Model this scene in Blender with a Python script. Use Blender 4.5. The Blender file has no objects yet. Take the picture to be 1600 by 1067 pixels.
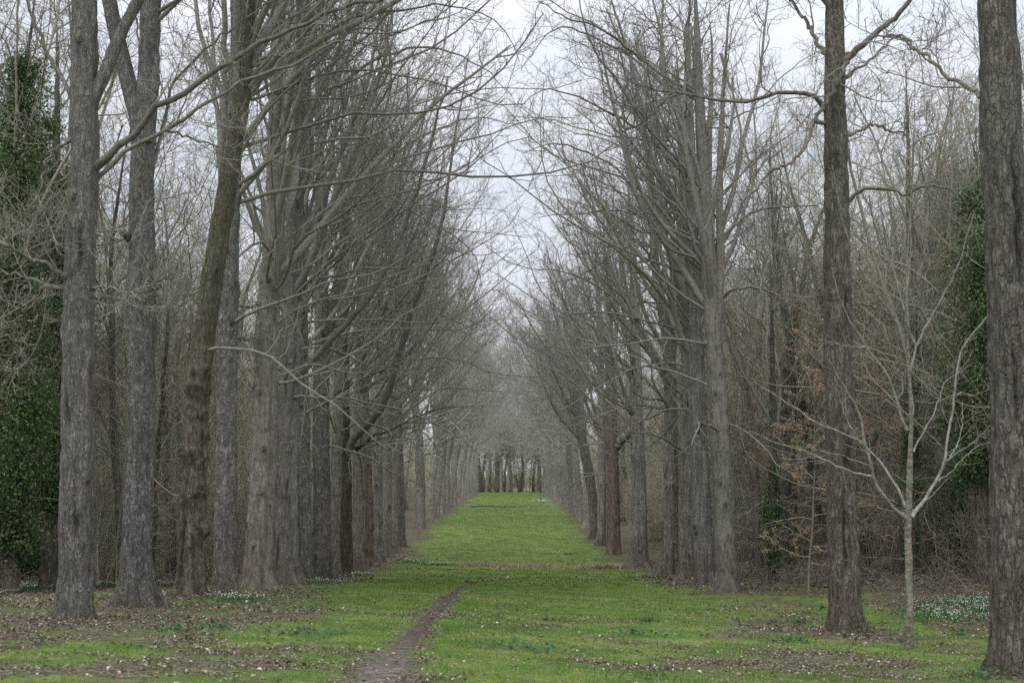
import bpy, math, random
import numpy as np

# ------------------------------------------------------------------ basics
scene = bpy.context.scene
COL = scene.collection
F = 2222.0                      # focal length in photo pixels (50 mm on 36 mm, 1600 px)
CAM_Z = 1.6
PITCH = math.atan((824 - 533.5) / F)
CP, SP = math.cos(PITCH), math.sin(PITCH)


def at(x, y, d):
    """world point seen at photo pixel (x, y) and standing d metres ahead"""
    u = (x - 800.0) / F
    v = (533.5 - y) / F
    s = d / (CP - v * SP)
    return np.array([u * s, d, CAM_Z + (SP + v * CP) * s])


# ------------------------------------------------------------------ noise
def _hash(ix, iy, iz):
    h = (ix.astype(np.int64) * 374761393 + iy.astype(np.int64) * 668265263 + iz.astype(np.int64) * 2147483647) & 0xFFFFFFFF
    h = ((h ^ (h >> 13)) * 1274126177) & 0xFFFFFFFF
    h = (h ^ (h >> 16)) & 0xFFFFFF
    return h / float(0xFFFFFF)


def vnoise(p):
    i = np.floor(p).astype(np.int64)
    f = p - i
    f = f * f * (3 - 2 * f)
    out = 0
    for dx in (0, 1):
        wx = f[:, 0] if dx else 1 - f[:, 0]
        for dy in (0, 1):
            wy = f[:, 1] if dy else 1 - f[:, 1]
            for dz in (0, 1):
                wz = f[:, 2] if dz else 1 - f[:, 2]
                out = out + wx * wy * wz * _hash(i[:, 0] + dx, i[:, 1] + dy, i[:, 2] + dz)
    return out * 2 - 1


def fbm(p, octaves=4):
    a, s, t = 1.0, 0.0, 0.0
    p = np.asarray(p, float)
    for k in range(octaves):
        s = s + a * vnoise(p + 17.3 * k)
        t += a
        a *= 0.5
        p = p * 2.03
    return s / t


def fbm2(x, y, sc, octaves=4, z=0.0):
    x = np.asarray(x, float); y = np.asarray(y, float)
    return fbm(np.stack([x.ravel() * sc, y.ravel() * sc, np.full(x.size, z)], 1), octaves).reshape(x.shape)


def sstep(a, b, x):
    t = np.clip((x - a) / (b - a), 0, 1)
    return t * t * (3 - 2 * t)


# ------------------------------------------------------------------ terrain
_YG = np.arange(-60, 1300, 1.0)


def _profile(pts):
    ys, zs = zip(*pts)
    z = np.interp(_YG, ys, zs)
    k = np.exp(-0.5 * (np.arange(-9, 10) / 3.0) ** 2); k /= k.sum()
    zp = np.convolve(np.pad(z, 9, mode='edge'), k, mode='valid')
    return zp


HL = _profile([(-60, 0.1), (0, 0), (18, -.2), (29.5, -.32), (34, -.27), (40, -.38), (50, -.55), (65, -.86), (80, -1.05),
               (97, -1.0), (113, -.45), (144, 1.55), (206, 4.2), (300, 8.0), (385, 11.0), (440, 12.4), (600, 23.5), (700, 27.5), (1300, 40)])
HR = _profile([(-60, 0.0), (0, 0), (15, -.75), (26, -1.12), (38, -1.13), (60, -1.0), (98, -1.15), (112, -.95), (126, -.6),
               (163, 1.3), (206, 3.7), (300, 7.9), (385, 11.0), (440, 12.4), (600, 23.5), (700, 27.5), (1300, 40)])


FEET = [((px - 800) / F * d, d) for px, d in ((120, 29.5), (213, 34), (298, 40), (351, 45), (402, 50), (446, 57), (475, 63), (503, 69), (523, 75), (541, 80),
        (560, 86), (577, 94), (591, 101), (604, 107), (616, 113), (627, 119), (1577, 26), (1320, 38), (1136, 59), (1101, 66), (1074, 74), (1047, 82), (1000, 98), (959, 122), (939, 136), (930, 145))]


def ground(x, y):
    x = np.asarray(x, float); y = np.asarray(y, float)
    l = np.interp(y, _YG, HL); r = np.interp(y, _YG, HR)
    t = sstep(-10, 10, x)
    h = l * (1 - t) + r * t
    h = h + np.clip(x - 11, 0, 30) * 0.045 * sstep(35, 60, y)
    far = sstep(200, 320, y)
    h = h + (0.07 * fbm2(x, y, .22, 3) + 0.02 * fbm2(x, y, 1.3, 2)) * (1 - 0.5 * far)
    h = np.array(h, float)
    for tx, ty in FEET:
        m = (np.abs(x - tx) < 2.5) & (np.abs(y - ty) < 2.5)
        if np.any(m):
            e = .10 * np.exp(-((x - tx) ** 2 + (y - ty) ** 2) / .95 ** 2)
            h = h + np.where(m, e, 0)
    ditch = np.exp(-((y - 93.5 - 0.12 * x) / 1.1) ** 2) - 0.9 * np.exp(-((y - 96.5 - 0.12 * x) / 1.2) ** 2)
    h = h - 0.12 * ditch * sstep(9.5, 7, np.abs(x)) * sstep(-6, -2, x)
    return h


def hit(px, py):
    """ground point under a photo pixel"""
    d = np.linspace(12, 420, 4000)
    u = (px - 800.0) / F; v = (533.5 - py) / F
    s = d / (CP - v * SP)
    z = CAM_Z + (SP + v * CP) * s
    g = ground(u * s, d)
    k = np.argmax(z < g)
    return np.array([u * s[k], d[k], g[k]])


# ------------------------------------------------------------------ object helpers
def new_mesh(name, V, faces, mat, smooth=True, attrs=None):
    """faces: list of (M,k) index arrays"""
    me = bpy.data.meshes.new(name)
    V = np.asarray(V, np.float32)
    me.vertices.add(len(V)); me.vertices.foreach_set('co', V.ravel())
    loops = np.concatenate([f.ravel() for f in faces]).astype(np.int32)
    sizes = np.concatenate([np.full(len(f), f.shape[1], np.int32) for f in faces])
    starts = np.concatenate([[0], np.cumsum(sizes)[:-1]]).astype(np.int32)
    me.loops.add(len(loops)); me.loops.foreach_set('vertex_index', loops)
    me.polygons.add(len(sizes)); me.polygons.foreach_set('loop_start', starts)
    me.polygons.foreach_set('loop_total', sizes)
    me.polygons.foreach_set('use_smooth', np.full(len(sizes), bool(smooth)))
    for k, (dom, arr) in (attrs or {}).items():
        a = me.attributes.new(k, 'FLOAT', dom)
        a.data.foreach_set('value', np.asarray(arr, np.float32).ravel())
    me.materials.append(mat)
    me.update(calc_edges=True)
    return me


def link(name, me, parent=None, loc=(0, 0, 0), rotz=0.0, scale=1.0):
    o = bpy.data.objects.new(name, me)
    COL.objects.link(o)
    o.location = loc
    o.rotation_euler = (0, 0, rotz)
    o.scale = (scale,) * 3
    if parent is not None:
        o.parent = parent
    return o


def tag(o, label, cat, group=None, kind=None):
    if label: o['label'] = label
    if cat: o['category'] = cat
    if group: o['group'] = group
    if kind: o['kind'] = kind
    return o


def thing(name, label, cat, loc, rotz=0.0, group=None):
    return tag(link(name, None, None, loc, rotz), label, cat, group)


def dup(root, loc, rotz, scale=1.0, label=None, group=None, mats=None):
    r = root.copy(); COL.objects.link(r)
    r.location = loc; r.rotation_euler = (0, 0, rotz); r.scale = (scale,) * 3
    if label: r['label'] = label
    if group: r['group'] = group
    for ch in list(root.children):
        c = ch.copy(); COL.objects.link(c); c.parent = r
        if mats and ch.name.split('.')[0] in mats and c.material_slots:
            c.material_slots[0].link = 'OBJECT'
            c.material_slots[0].material = mats[ch.name.split('.')[0]]
    return r


# ------------------------------------------------------------------ tubes
def norm(a):
    return a / np.maximum(np.linalg.norm(a, axis=-1, keepdims=True), 1e-9)


class Geo:
    def __init__(self):
        self.V, self.F, self.n = [], [], 0

    def add(self, V, Fq):
        self.V.append(V); self.F.append(Fq + self.n); self.n += len(V)

    def tubes(self, P, R, sides, cap=False):
        if cap:
            d0 = norm(P[:, 1] - P[:, 0]) * R[:, :1] * .4; d1 = norm(P[:, -1] - P[:, -2]) * R[:, -1:] * .4
            P = np.concatenate([(P[:, 0] - d0)[:, None], P, (P[:, -1] + d1)[:, None]], 1)
            R = np.concatenate([R[:, :1] * .02, R, R[:, -1:] * .02], 1)
        N, K, _ = P.shape
        T = np.empty_like(P)
        T[:, 1:-1] = P[:, 2:] - P[:, :-2]; T[:, 0] = P[:, 1] - P[:, 0]; T[:, -1] = P[:, -1] - P[:, -2]
        T = norm(T)
        m = norm(T.mean(1))
        ax = np.where(np.abs(m[:, 2:3]) < 0.8, np.array([[0, 0, 1.0]]), np.array([[1.0, 0, 0]]))
        A = np.cross(m, ax)[:, None, :]
        U = norm(A - T * (A * T).sum(-1, keepdims=True))
        W = np.cross(T, U)
        th = np.arange(sides) * 2 * np.pi / sides
        V = P[:, :, None] + R[:, :, None, None] * (U[:, :, None] * np.cos(th)[None, None, :, None] + W[:, :, None] * np.sin(th)[None, None, :, None])
        idx = np.arange(N * K * sides).reshape(N, K, sides)
        a = idx[:, :-1]; b = idx[:, 1:]
        a2 = np.roll(a, -1, 2); b2 = np.roll(b, -1, 2)
        self.add(V.reshape(-1, 3), np.stack([a, a2, b2, b], -1).reshape(-1, 4))

    def mesh(self, name, mat):
        return new_mesh(name, np.concatenate(self.V), [np.concatenate(self.F)], mat)


def resample(pts, n):
    pts = np.asarray(pts, float)
    # Catmull-Rom through the points, then even spacing
    if len(pts) > 2:
        P = np.vstack([2 * pts[0] - pts[1], pts, 2 * pts[-1] - pts[-2]])
        out = []
        t = np.linspace(0, 1, 12, endpoint=False)[:, None]
        for i in range(1, len(P) - 2):
            p0, p1, p2, p3 = P[i - 1:i + 3]
            out.append(0.5 * (2 * p1 + (p2 - p0) * t + (2 * p0 - 5 * p1 + 4 * p2 - p3) * t ** 2 + (3 * p1 - p0 - 3 * p2 + p3) * t ** 3))
        pts = np.vstack(out + [pts[-1:]])
    s = np.concatenate([[0], np.cumsum(np.linalg.norm(np.diff(pts, axis=0), axis=1))])
    q = np.linspace(0, s[-1], n)
    return np.stack([np.interp(q, s, pts[:, k]) for k in range(3)], 1)


def along(P, R, idx, t):
    K = P.shape[1]
    f = np.clip(t, 0, 0.9999) * (K - 1)
    i = f.astype(int); w = (f - i)[:, None]
    a, b = P[idx, i], P[idx, i + 1]
    return a * (1 - w) + b * w, norm(b - a), R[idx, i] * (1 - w[:, 0]) + R[idx, i + 1] * w[:, 0]


def spawn(rng, P, R, n, t0, t1, ang, length, ratio, K, up=0.0, jit=0.12, rmax=9, rmin=.004, taper=.3, bias=None, shrink=.5, lean=None):
    """n children on each polyline of P; ang in degrees (lo, hi) at t0 -> narrower towards t1"""
    N = len(P)
    idx = np.repeat(np.arange(N), n)
    j = np.tile(np.arange(n), N)
    u = (j + rng.random(N * n)) / n
    t = t0 + (t1 - t0) * u
    pos, tan, rad = along(P, R, idx, t)
    az = j * 2.39996 + np.repeat(rng.random(N) * 6.28, n) + rng.normal(0, .5, N * n)
    ax = np.where(np.abs(tan[:, 2:3]) < 0.9, np.array([[0, 0, 1.0]]), np.array([[1.0, 0, 0]]))
    a = norm(np.cross(tan, ax)); b = np.cross(tan, a)
    an = np.radians(ang[0] + (ang[1] - ang[0]) * u + rng.normal(0, 8, N * n))[:, None]
    D = tan * np.cos(an) + (a * np.cos(az)[:, None] + b * np.sin(az)[:, None]) * np.sin(an)
    if bias is not None:
        D = norm(D + np.asarray(bias)[None])
    L = length[0] + (length[1] - length[0]) * rng.random(N * n)
    L = L * (1 - shrink * u)
    step = (L / (K - 1))[:, None]
    Q = np.empty((N * n, K, 3)); Q[:, 0] = pos
    upv = np.array([[0, 0, 1.0]])
    for k in range(1, K):
        D = norm(D + rng.normal(0, jit, D.shape) + upv * (up[k - 1] if hasattr(up, '__len__') else up))
        Q[:, k] = Q[:, k - 1] + D * step
    r0 = np.clip(rad * ratio * (0.75 + 0.5 * rng.random(N * n)), rmin, rmax)
    r1 = np.maximum(r0 * taper, rmin * .8)
    w = np.linspace(0, 1, K)[None]
    RR = r0[:, None] * (1 - w) + r1[:, None] * w
    return Q, RR


def twigs(geo, rng, P, R, n=(6, 5, 3), lens=((1.2, 2.6), (.5, 1.2), (.25, .6)), t0=.15, up=.08, rmin=.0055):
    """three finer orders of branching on the polylines P"""
    a, ra = spawn(rng, P, R, n[0], t0, .98, (60, 38), lens[0], .55, 9, up * .8, .21, .05, rmin * 1.6, .4)
    geo.tubes(a, ra, 4)
    b, rb = spawn(rng, a, ra, n[1], .12, .98, (60, 35), lens[1], .6, 6, up * 1.3, .23, .02, rmin, .55, shrink=.4)
    geo.tubes(b, rb, 3)
    if n[2]:
        c, rc = spawn(rng, b, rb, n[2], .2, .98, (55, 35), lens[2], .7, 3, up * 1.8, .14, .01, rmin * .8, .7, shrink=.3)
        geo.tubes(c, rc, 3)


# ------------------------------------------------------------------ materials
class NT:
    def __init__(self, name):
        self.m = bpy.data.materials.new(name); self.m.use_nodes = True
        self.t = self.m.node_tree; self.t.nodes.clear()
        self.out = self.n('ShaderNodeOutputMaterial')

    def n(self, typ, **kw):
        o = self.t.nodes.new(typ)
        for k, v in kw.items():
            if k.startswith('i_'):
                o.inputs[k[2:].replace('_', ' ')].default_value = v
            else:
                setattr(o, k, v)
        return o

    def l(self, a, b):
        self.t.links.new(a, b)

    def noise(self, vec, scale, detail=4, rough=.55, dist=0.0):
        o = self.n('ShaderNodeTexNoise'); o.inputs['Scale'].default_value = scale
        o.inputs['Detail'].default_value = detail; o.inputs['Roughness'].default_value = rough
        o.inputs['Distortion'].default_value = dist
        if vec is not None: self.l(vec, o.inputs['Vector'])
        return o.outputs['Fac']

    def mapping(self, vec, sc):
        o = self.n('ShaderNodeMapping'); o.inputs['Scale'].default_value = sc
        self.l(vec, o.inputs['Vector']); return o.outputs['Vector']

    def ramp(self, fac, stops):
        o = self.n('ShaderNodeValToRGB'); e = o.color_ramp.elements
        while len(e) < len(stops): e.new(0.5)
        for k, (p, c) in enumerate(stops):
            e[k].position = p; e[k].color = (c[0], c[1], c[2], 1)
        self.l(fac, o.inputs['Fac']); return o.outputs['Color']

    def rng(self, v, a, b, c=0.0, d=1.0):
        o = self.n('ShaderNodeMapRange'); o.clamp = True
        for k, x in zip(('From Min', 'From Max', 'To Min', 'To Max'), (a, b, c, d)): o.inputs[k].default_value = x
        self.l(v, o.inputs['Value']); return o.outputs['Result']

    def math(self, op, a, b=None):
        o = self.n('ShaderNodeMath', operation=op)
        for k, x in enumerate((a, b)):
            if x is None: continue
            if isinstance(x, (int, float)): o.inputs[k].default_value = x
            else: self.l(x, o.inputs[k])
        return o.outputs[0]

    def mix(self, fac, a, b, mode='MIX'):
        o = self.n('ShaderNodeMix', data_type='RGBA', blend_type=mode)
        for s, x in ((o.inputs[0], fac), (o.inputs[6], a), (o.inputs[7], b)):
            if isinstance(x, (int, float)): s.default_value = x
            elif isinstance(x, (tuple, list)): s.default_value = (x[0], x[1], x[2], 1)
            else: self.l(x, s)
        return o.outputs[2]

    def bump(self, h, dist, strength=1.0):
        o = self.n('ShaderNodeBump'); o.inputs['Distance'].default_value = dist; o.inputs['Strength'].default_value = strength
        self.l(h, o.inputs['Height']); return o.outputs['Normal']

    def surf(self, col, rough=.95, spec=.15, normal=None):
        b = self.n('ShaderNodeBsdfPrincipled'); b.inputs['Roughness'].default_value = rough
        b.inputs['Specular IOR Level'].default_value = spec
        if isinstance(col, (tuple, list)): b.inputs['Base Color'].default_value = (col[0], col[1], col[2], 1)
        else: self.l(col, b.inputs['Base Color'])
        if normal is not None: self.l(normal, b.inputs['Normal'])
        self.l(b.outputs[0], self.out.inputs['Surface'])
        return self.m


def coords(t, rand=True):
    tc = t.n('ShaderNodeTexCoord').outputs['Object']
    info = t.n('ShaderNodeObjectInfo').outputs['Random']
    if not rand: return tc, tc, info
    sc = t.math('MULTIPLY', info, 37.0)
    v = t.n('ShaderNodeVectorMath', operation='ADD')
    t.l(tc, v.inputs[0]); t.l(sc, v.inputs[1])
    return v.outputs[0], tc, info


def bark(name, dark, mid, light, flaky=1.0, stretch=.25, lichen=.5, moss=0.0, warm=(.085, .062, .046), crack_scale=13.0):
    t = NT(name)
    vec, raw, info = coords(t)
    mp = t.mapping(vec, (1, 1, stretch))
    nv = t.n('ShaderNodeTexNoise'); nv.inputs['Scale'].default_value = 5; nv.inputs['Detail'].default_value = 5; t.l(mp, nv.inputs['Vector'])
    sc = t.n('ShaderNodeVectorMath', operation='SCALE'); sc.inputs[3].default_value = .42; t.l(nv.outputs['Color'], sc.inputs[0])
    wv = t.n('ShaderNodeVectorMath', operation='ADD'); t.l(mp, wv.inputs[0]); t.l(sc.outputs[0], wv.inputs[1])
    vo = t.n('ShaderNodeTexVoronoi', feature='DISTANCE_TO_EDGE'); vo.inputs['Scale'].default_value = crack_scale
    t.l(wv.outputs[0], vo.inputs['Vector'])
    vo2 = t.n('ShaderNodeTexVoronoi', feature='DISTANCE_TO_EDGE'); vo2.inputs['Scale'].default_value = crack_scale * 2.6
    t.l(wv.outputs[0], vo2.inputs['Vector'])
    n2 = t.noise(vec, .9, 4, .6)
    n3 = t.noise(vec, 4.5, 6, .66)
    where = t.rng(n3, .36, .62, .15, 1.0)           # cracks come and go over the trunk
    crack = t.math('MULTIPLY', t.math('SUBTRACT', 1.0, t.rng(vo.outputs['Distance'], 0.0, .10)), where)
    fine = t.math('MULTIPLY', t.math('SUBTRACT', 1.0, t.rng(vo2.outputs['Distance'], 0.0, .16)), t.rng(n3, .62, .38, .1, 1))
    n1 = t.noise(mp, 8.5, 6, .60)
    st = t.noise(t.mapping(vec, (3.2, 3.2, .16)), 2.2, 5, .6)      # damp streaks running down
    col = t.ramp(n1, [(.30, dark), (.5, mid), (.70, light)])
    col = t.mix(t.math('MULTIPLY', crack, .55 * flaky), col, (dark[0] * .45, dark[1] * .45, dark[2] * .45))
    col = t.mix(t.math('MULTIPLY', fine, .22 * flaky), col, (dark[0] * .6, dark[1] * .6, dark[2] * .6))
    col = t.mix(t.rng(n2, .35, .65, 0, .55), col, t.mix(1.0, col, (.70, .66, .61), 'MULTIPLY'))
    col = t.mix(t.rng(st, .54, .70, 0, .5), col, t.mix(1.0, col, (.55, .51, .46), 'MULTIPLY'))
    col = t.mix(t.rng(n3, .54, .64, 0, .5 * lichen), col, (light[0] * 1.0, light[1] * 1.06, light[2] * 1.0))
    sep = t.n('ShaderNodeSeparateXYZ'); t.l(raw, sep.inputs[0])
    z = sep.outputs['Z']
    hi = t.math('MULTIPLY', t.rng(z, 4.0, 12.0), t.rng(n3, .40, .58))
    col = t.mix(t.math('MULTIPLY', hi, .7 * lichen), col, (.235, .265, .215))
    lo = t.math('MULTIPLY', t.rng(z, 2.4, 0.0), t.rng(n2, .3, .6, .3, 1))
    col = t.mix(t.math('MULTIPLY', lo, .6), col, t.mix(t.rng(n1, .35, .65), (warm[0] * .7, warm[1] * .7, warm[2] * .7), (warm[0] * 1.7, warm[1] * 1.7, warm[2] * 1.7)))
    col = t.mix(t.math('MULTIPLY', t.rng(z, .55, 0.0), t.rng(n3, .42, .6, 0, .55)), col, (.085, .10, .035))
    if moss:
        col = t.mix(t.math('MULTIPLY', t.math('MULTIPLY', t.rng(z, 4.5, 8.5, .12, 1), t.rng(n3, .36, .60)), moss), col, (.105, .108, .042))
    kn = t.n('ShaderNodeAttribute', attribute_name='knot')
    col = t.mix(t.rng(kn.outputs['Fac'], .2, .95, 0, .78), col, (.028, .023, .020))
    col = t.mix(1.0, col, t.ramp(info, [(0, (.88, .87, .88)), (.5, (1, 1, 1)), (1, (1.1, 1.06, 1.0))]), 'MULTIPLY')
    h = t.math('SUBTRACT', t.math('MULTIPLY', n1, 1.0), t.math('MULTIPLY', crack, .7 * flaky))
    h = t.math('SUBTRACT', h, t.math('MULTIPLY', fine, .3 * flaky))
    h = t.math('ADD', h, t.math('MULTIPLY', n3, 1.0))
    return t.surf(col, .95, .12, t.bump(h, .075, 1.0))


def twigmat(name, a, b, green=.25, gcol=(.11, .115, .045)):
    t = NT(name)
    vec, raw, info = coords(t)
    n = t.noise(vec, 1.7, 5, .65)
    n2 = t.noise(vec, 9, 4, .6)
    col = t.mix(t.rng(n2, .35, .65), a, b)
    col = t.mix(t.rng(n, .52, .66, 0, green), col, gcol)
    col = t.mix(1.0, col, t.ramp(info, [(0, (.8, .8, .82)), (.5, (1, 1, 1)), (1, (1.18, 1.12, 1.02))]), 'MULTIPLY')
    return t.surf(col, .9, .15)


def leafmat(name, stops, rough=.5, spec=.3, trans=.3):
    t = NT(name)
    at_ = t.n('ShaderNodeAttribute', attribute_name='tint')
    col = t.ramp(at_.outputs['Fac'], stops)
    b = t.n('ShaderNodeBsdfPrincipled'); b.inputs['Roughness'].default_value = rough
    b.inputs['Specular IOR Level'].default_value = spec
    t.l(col, b.inputs['Base Color'])
    tr = t.n('ShaderNodeBsdfTranslucent'); t.l(col, tr.inputs['Color'])
    mx = t.n('ShaderNodeMixShader'); mx.inputs[0].default_value = trans
    t.l(b.outputs[0], mx.inputs[1]); t.l(tr.outputs[0], mx.inputs[2])
    t.l(mx.outputs[0], t.out.inputs['Surface'])
    return t.m


M = {}
M['grey'] = bark('grey_bark', (.128, .118, .106), (.222, .206, .187), (.315, .296, .272), .9, .25, .6)
M['smooth'] = bark('smooth_bark', (.145, .131, .116), (.24, .219, .194), (.33, .305, .275), .4, .3, .55)
M['flaky'] = bark('flaky_bark', (.125, .116, .106), (.222, .209, .193), (.325, .308, .287), 1.05, .4, .7, crack_scale=11)
M['brown'] = bark('brown_bark', (.062, .048, .036), (.128, .102, .078), (.20, .168, .134), .9, .22, .3)
M['red'] = bark('reddish_bark', (.11, .084, .07), (.215, .168, .14), (.30, .25, .215), .6, .2, .3, warm=(.15, .1, .072))
M['dark'] = bark('dark_bark', (.080, .068, .058), (.158, .138, .119), (.235, .21, .183), 1.1, .25, .4, crack_scale=8, warm=(.10, .08, .062))
M['mossy'] = bark('mossy_bark', (.085, .07, .057), (.175, .15, .124), (.26, .23, .195), .9, .25, .4, .6)
M['ribbed'] = bark('ribbed_grey_bark', (.16, .148, .133), (.285, .265, .242), (.40, .378, .35), .7, .10, .6)
M['far'] = bark('hazed_bark', (.19, .174, .158), (.30, .278, .252), (.40, .375, .345), .5, .2, .6, warm=(.19, .16, .13))  # bark of the far trees, lightened to paint in distance haze
M['pale'] = bark('pale_smooth_bark', (.13, .125, .095), (.29, .285, .235), (.45, .445, .385), .35, 1.6, 1.2, warm=(.16, .145, .105))
M['limb'] = twigmat('limb_bark', (.10, .094, .077), (.205, .197, .168), .6, (.14, .145, .06))
M['twig'] = twigmat('twig_bark', (.165, .158, .132), (.275, .266, .23), .45, (.185, .19, .09))
M['twighaze'] = twigmat('hazed_twig_bark', (.27, .258, .228), (.375, .362, .328), .2, (.26, .265, .17))  # far twigs, with the pale of distance haze put into the colour
M['paletwig'] = twigmat('pale_twig_bark', (.16, .158, .13), (.34, .335, .285), .35, (.17, .175, .10))
M['wood_olive'] = twigmat('olive_stem_bark', (.20, .187, .135), (.36, .335, .255), .45, (.27, .275, .14))
M['wood_brown'] = twigmat('brown_stem_bark', (.205, .175, .138), (.36, .315, .255), .25, (.28, .26, .15))
M['raw'] = twigmat('bare_orange_wood', (.15, .115, .085), (.30, .21, .15), .45, (.14, .13, .095))
M['dead'] = twigmat('weathered_dead_wood', (.12, .10, .08), (.30, .27, .23), .1)
M['ivy'] = leafmat('ivy_leaves', [(0, (.030, .056, .02)), (.45, (.08, .138, .046)), (.8, (.15, .215, .075)), (1, (.30, .34, .15))], .38, .45, .35)
M['copper'] = leafmat('copper_beech_leaves', [(0, (.20, .135, .092)), (.5, (.34, .235, .16)), (1, (.48, .35, .25))], .7, .15, .4)
M['litter'] = leafmat('dead_leaf_litter', [(0, (.060, .043, .032)), (.4, (.145, .105, .078)), (.75, (.245, .19, .15)), (.92, (.38, .32, .265)), (1, (.64, .60, .54))], .8, .15, .1)
M['grass'] = leafmat('grass_blades', [(0, (.055, .105, .024)), (.5, (.140, .235, .046)), (.85, (.20, .30, .07)), (1, (.33, .33, .15))], .6, .2, .4)
M['herb'] = leafmat('herb_leaves', [(0, (.03, .075, .022)), (.6, (.065, .14, .045)), (1, (.12, .21, .075))], .5, .3, .25)
M['petal'] = leafmat('white_petals', [(0, (.7, .72, .68)), (1, (.85, .86, .84))], .7, .2, .2)
M['yellow'] = leafmat('yellow_petals', [(0, (.7, .52, .03)), (1, (.8, .62, .05))], .7, .2, .2)
M['bramble'] = leafmat('bramble_leaves', [(0, (.035, .045, .018)), (.4, (.075, .072, .032)), (.75, (.14, .095, .058)), (1, (.22, .15, .10))], .7, .2, .2)
M['drygrass'] = leafmat('dry_grass_blades', [(0, (.28, .22, .13)), (.6, (.48, .39, .25)), (1, (.60, .51, .35))], .8, .1, .4)


def ground_material():
    t = NT('meadow_and_leaf_litter')
    tc = t.n('ShaderNodeTexCoord').outputs['Object']
    g = t.n('ShaderNodeAttribute', attribute_name='grass').outputs['Fac']
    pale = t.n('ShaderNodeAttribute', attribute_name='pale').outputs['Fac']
    nf = t.noise(tc, 7, 6, .7)
    nm = t.noise(tc, 1.1, 5, .65)
    nl = t.noise(tc, .16, 4, .6)
    hi = t.noise(tc, 34, 5, .7)
    fac = t.rng(t.math('ADD', g, t.math('MULTIPLY', t.math('SUBTRACT', nf, .5), 1.4)), .22, .74)
    green = t.mix(t.rng(nm, .35, .65), (.098, .168, .032), (.158, .235, .050))
    green = t.mix(t.rng(nl, .4, .62, 0, .55), green, (.20, .248, .068))
    green = t.mix(t.rng(hi, .35, .7, .55, 0), green, (.040, .075, .014))
    soil = t.mix(t.rng(hi, .35, .65), (.052, .040, .031), (.135, .105, .082))
    soil = t.mix(t.rng(nf, .5, .66, 0, .6), soil, (.17, .13, .10))
    soil = t.mix(t.rng(nm, .46, .62, 0, .65), soil, (.10, .125, .045))
    yel = t.noise(tc, .7, 5, .7)
    green = t.mix(t.rng(yel, .48, .62, 0, .8), green, (.205, .20, .078))
    green = t.mix(t.rng(yel, .50, .36, 0, .7), green, (.055, .110, .034))
    green = t.mix(t.rng(t.noise(tc, .42, 6, .72), .56, .68, 0, .55), green, (.13, .125, .070))
    col = t.mix(fac, soil, green)
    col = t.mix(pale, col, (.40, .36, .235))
    h = t.math('ADD', t.math('MULTIPLY', hi, .5), nf)
    return t.surf(col, .98, .08, t.bump(h, .06, .7))


def dirt_material():
    t = NT('trodden_dirt')
    tc = t.n('ShaderNodeTexCoord').outputs['Object']
    a = t.noise(tc, 3, 6, .7); b = t.noise(tc, 26, 5, .7)
    sep = t.n('ShaderNodeSeparateXYZ'); t.l(tc, sep.inputs[0])
    near = t.rng(sep.outputs['Y'], 30, 21)
    col = t.mix(t.rng(b, .35, .65), (.045, .034, .027), (.105, .082, .066))
    col = t.mix(t.math('MULTIPLY', near, t.rng(a, .35, .62)), col, (.185, .157, .132))
    h = t.math('ADD', t.math('MULTIPLY', a, .7), b)
    return t.surf(col, .95, .12, t.bump(h, .04, .8))


M['ground'] = ground_material()
M['dirt'] = dirt_material()

# ------------------------------------------------------------------ path line
PATH_PX = [(556, 1100), (582, 1067), (606, 1040), (630, 1010), (650, 988), (668, 968), (690, 948), (708, 930), (718, 918), (738, 910), (770, 906), (830, 901)]
PATH = resample([hit(x, y) for x, y in PATH_PX], 320)
PATH_W = np.interp(PATH[:, 1], [18, 22, 26, 32, 42, 52, 60, 75], [.46, .40, .26, .20, .18, .16, .12, .05])


def path_dist(x, y):
    out = np.full(x.shape, 99.0)
    near = (y > 14) & (y < 75) & (np.abs(x) < 8)
    xs, ys = x[near], y[near]
    best = np.full(xs.shape, 99.0)
    for p, w in zip(PATH[::3], PATH_W[::3]):
        d = np.hypot(xs - p[0], ys - p[1]) - w
        best = np.minimum(best, d)
    out[near] = best
    return out


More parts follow.
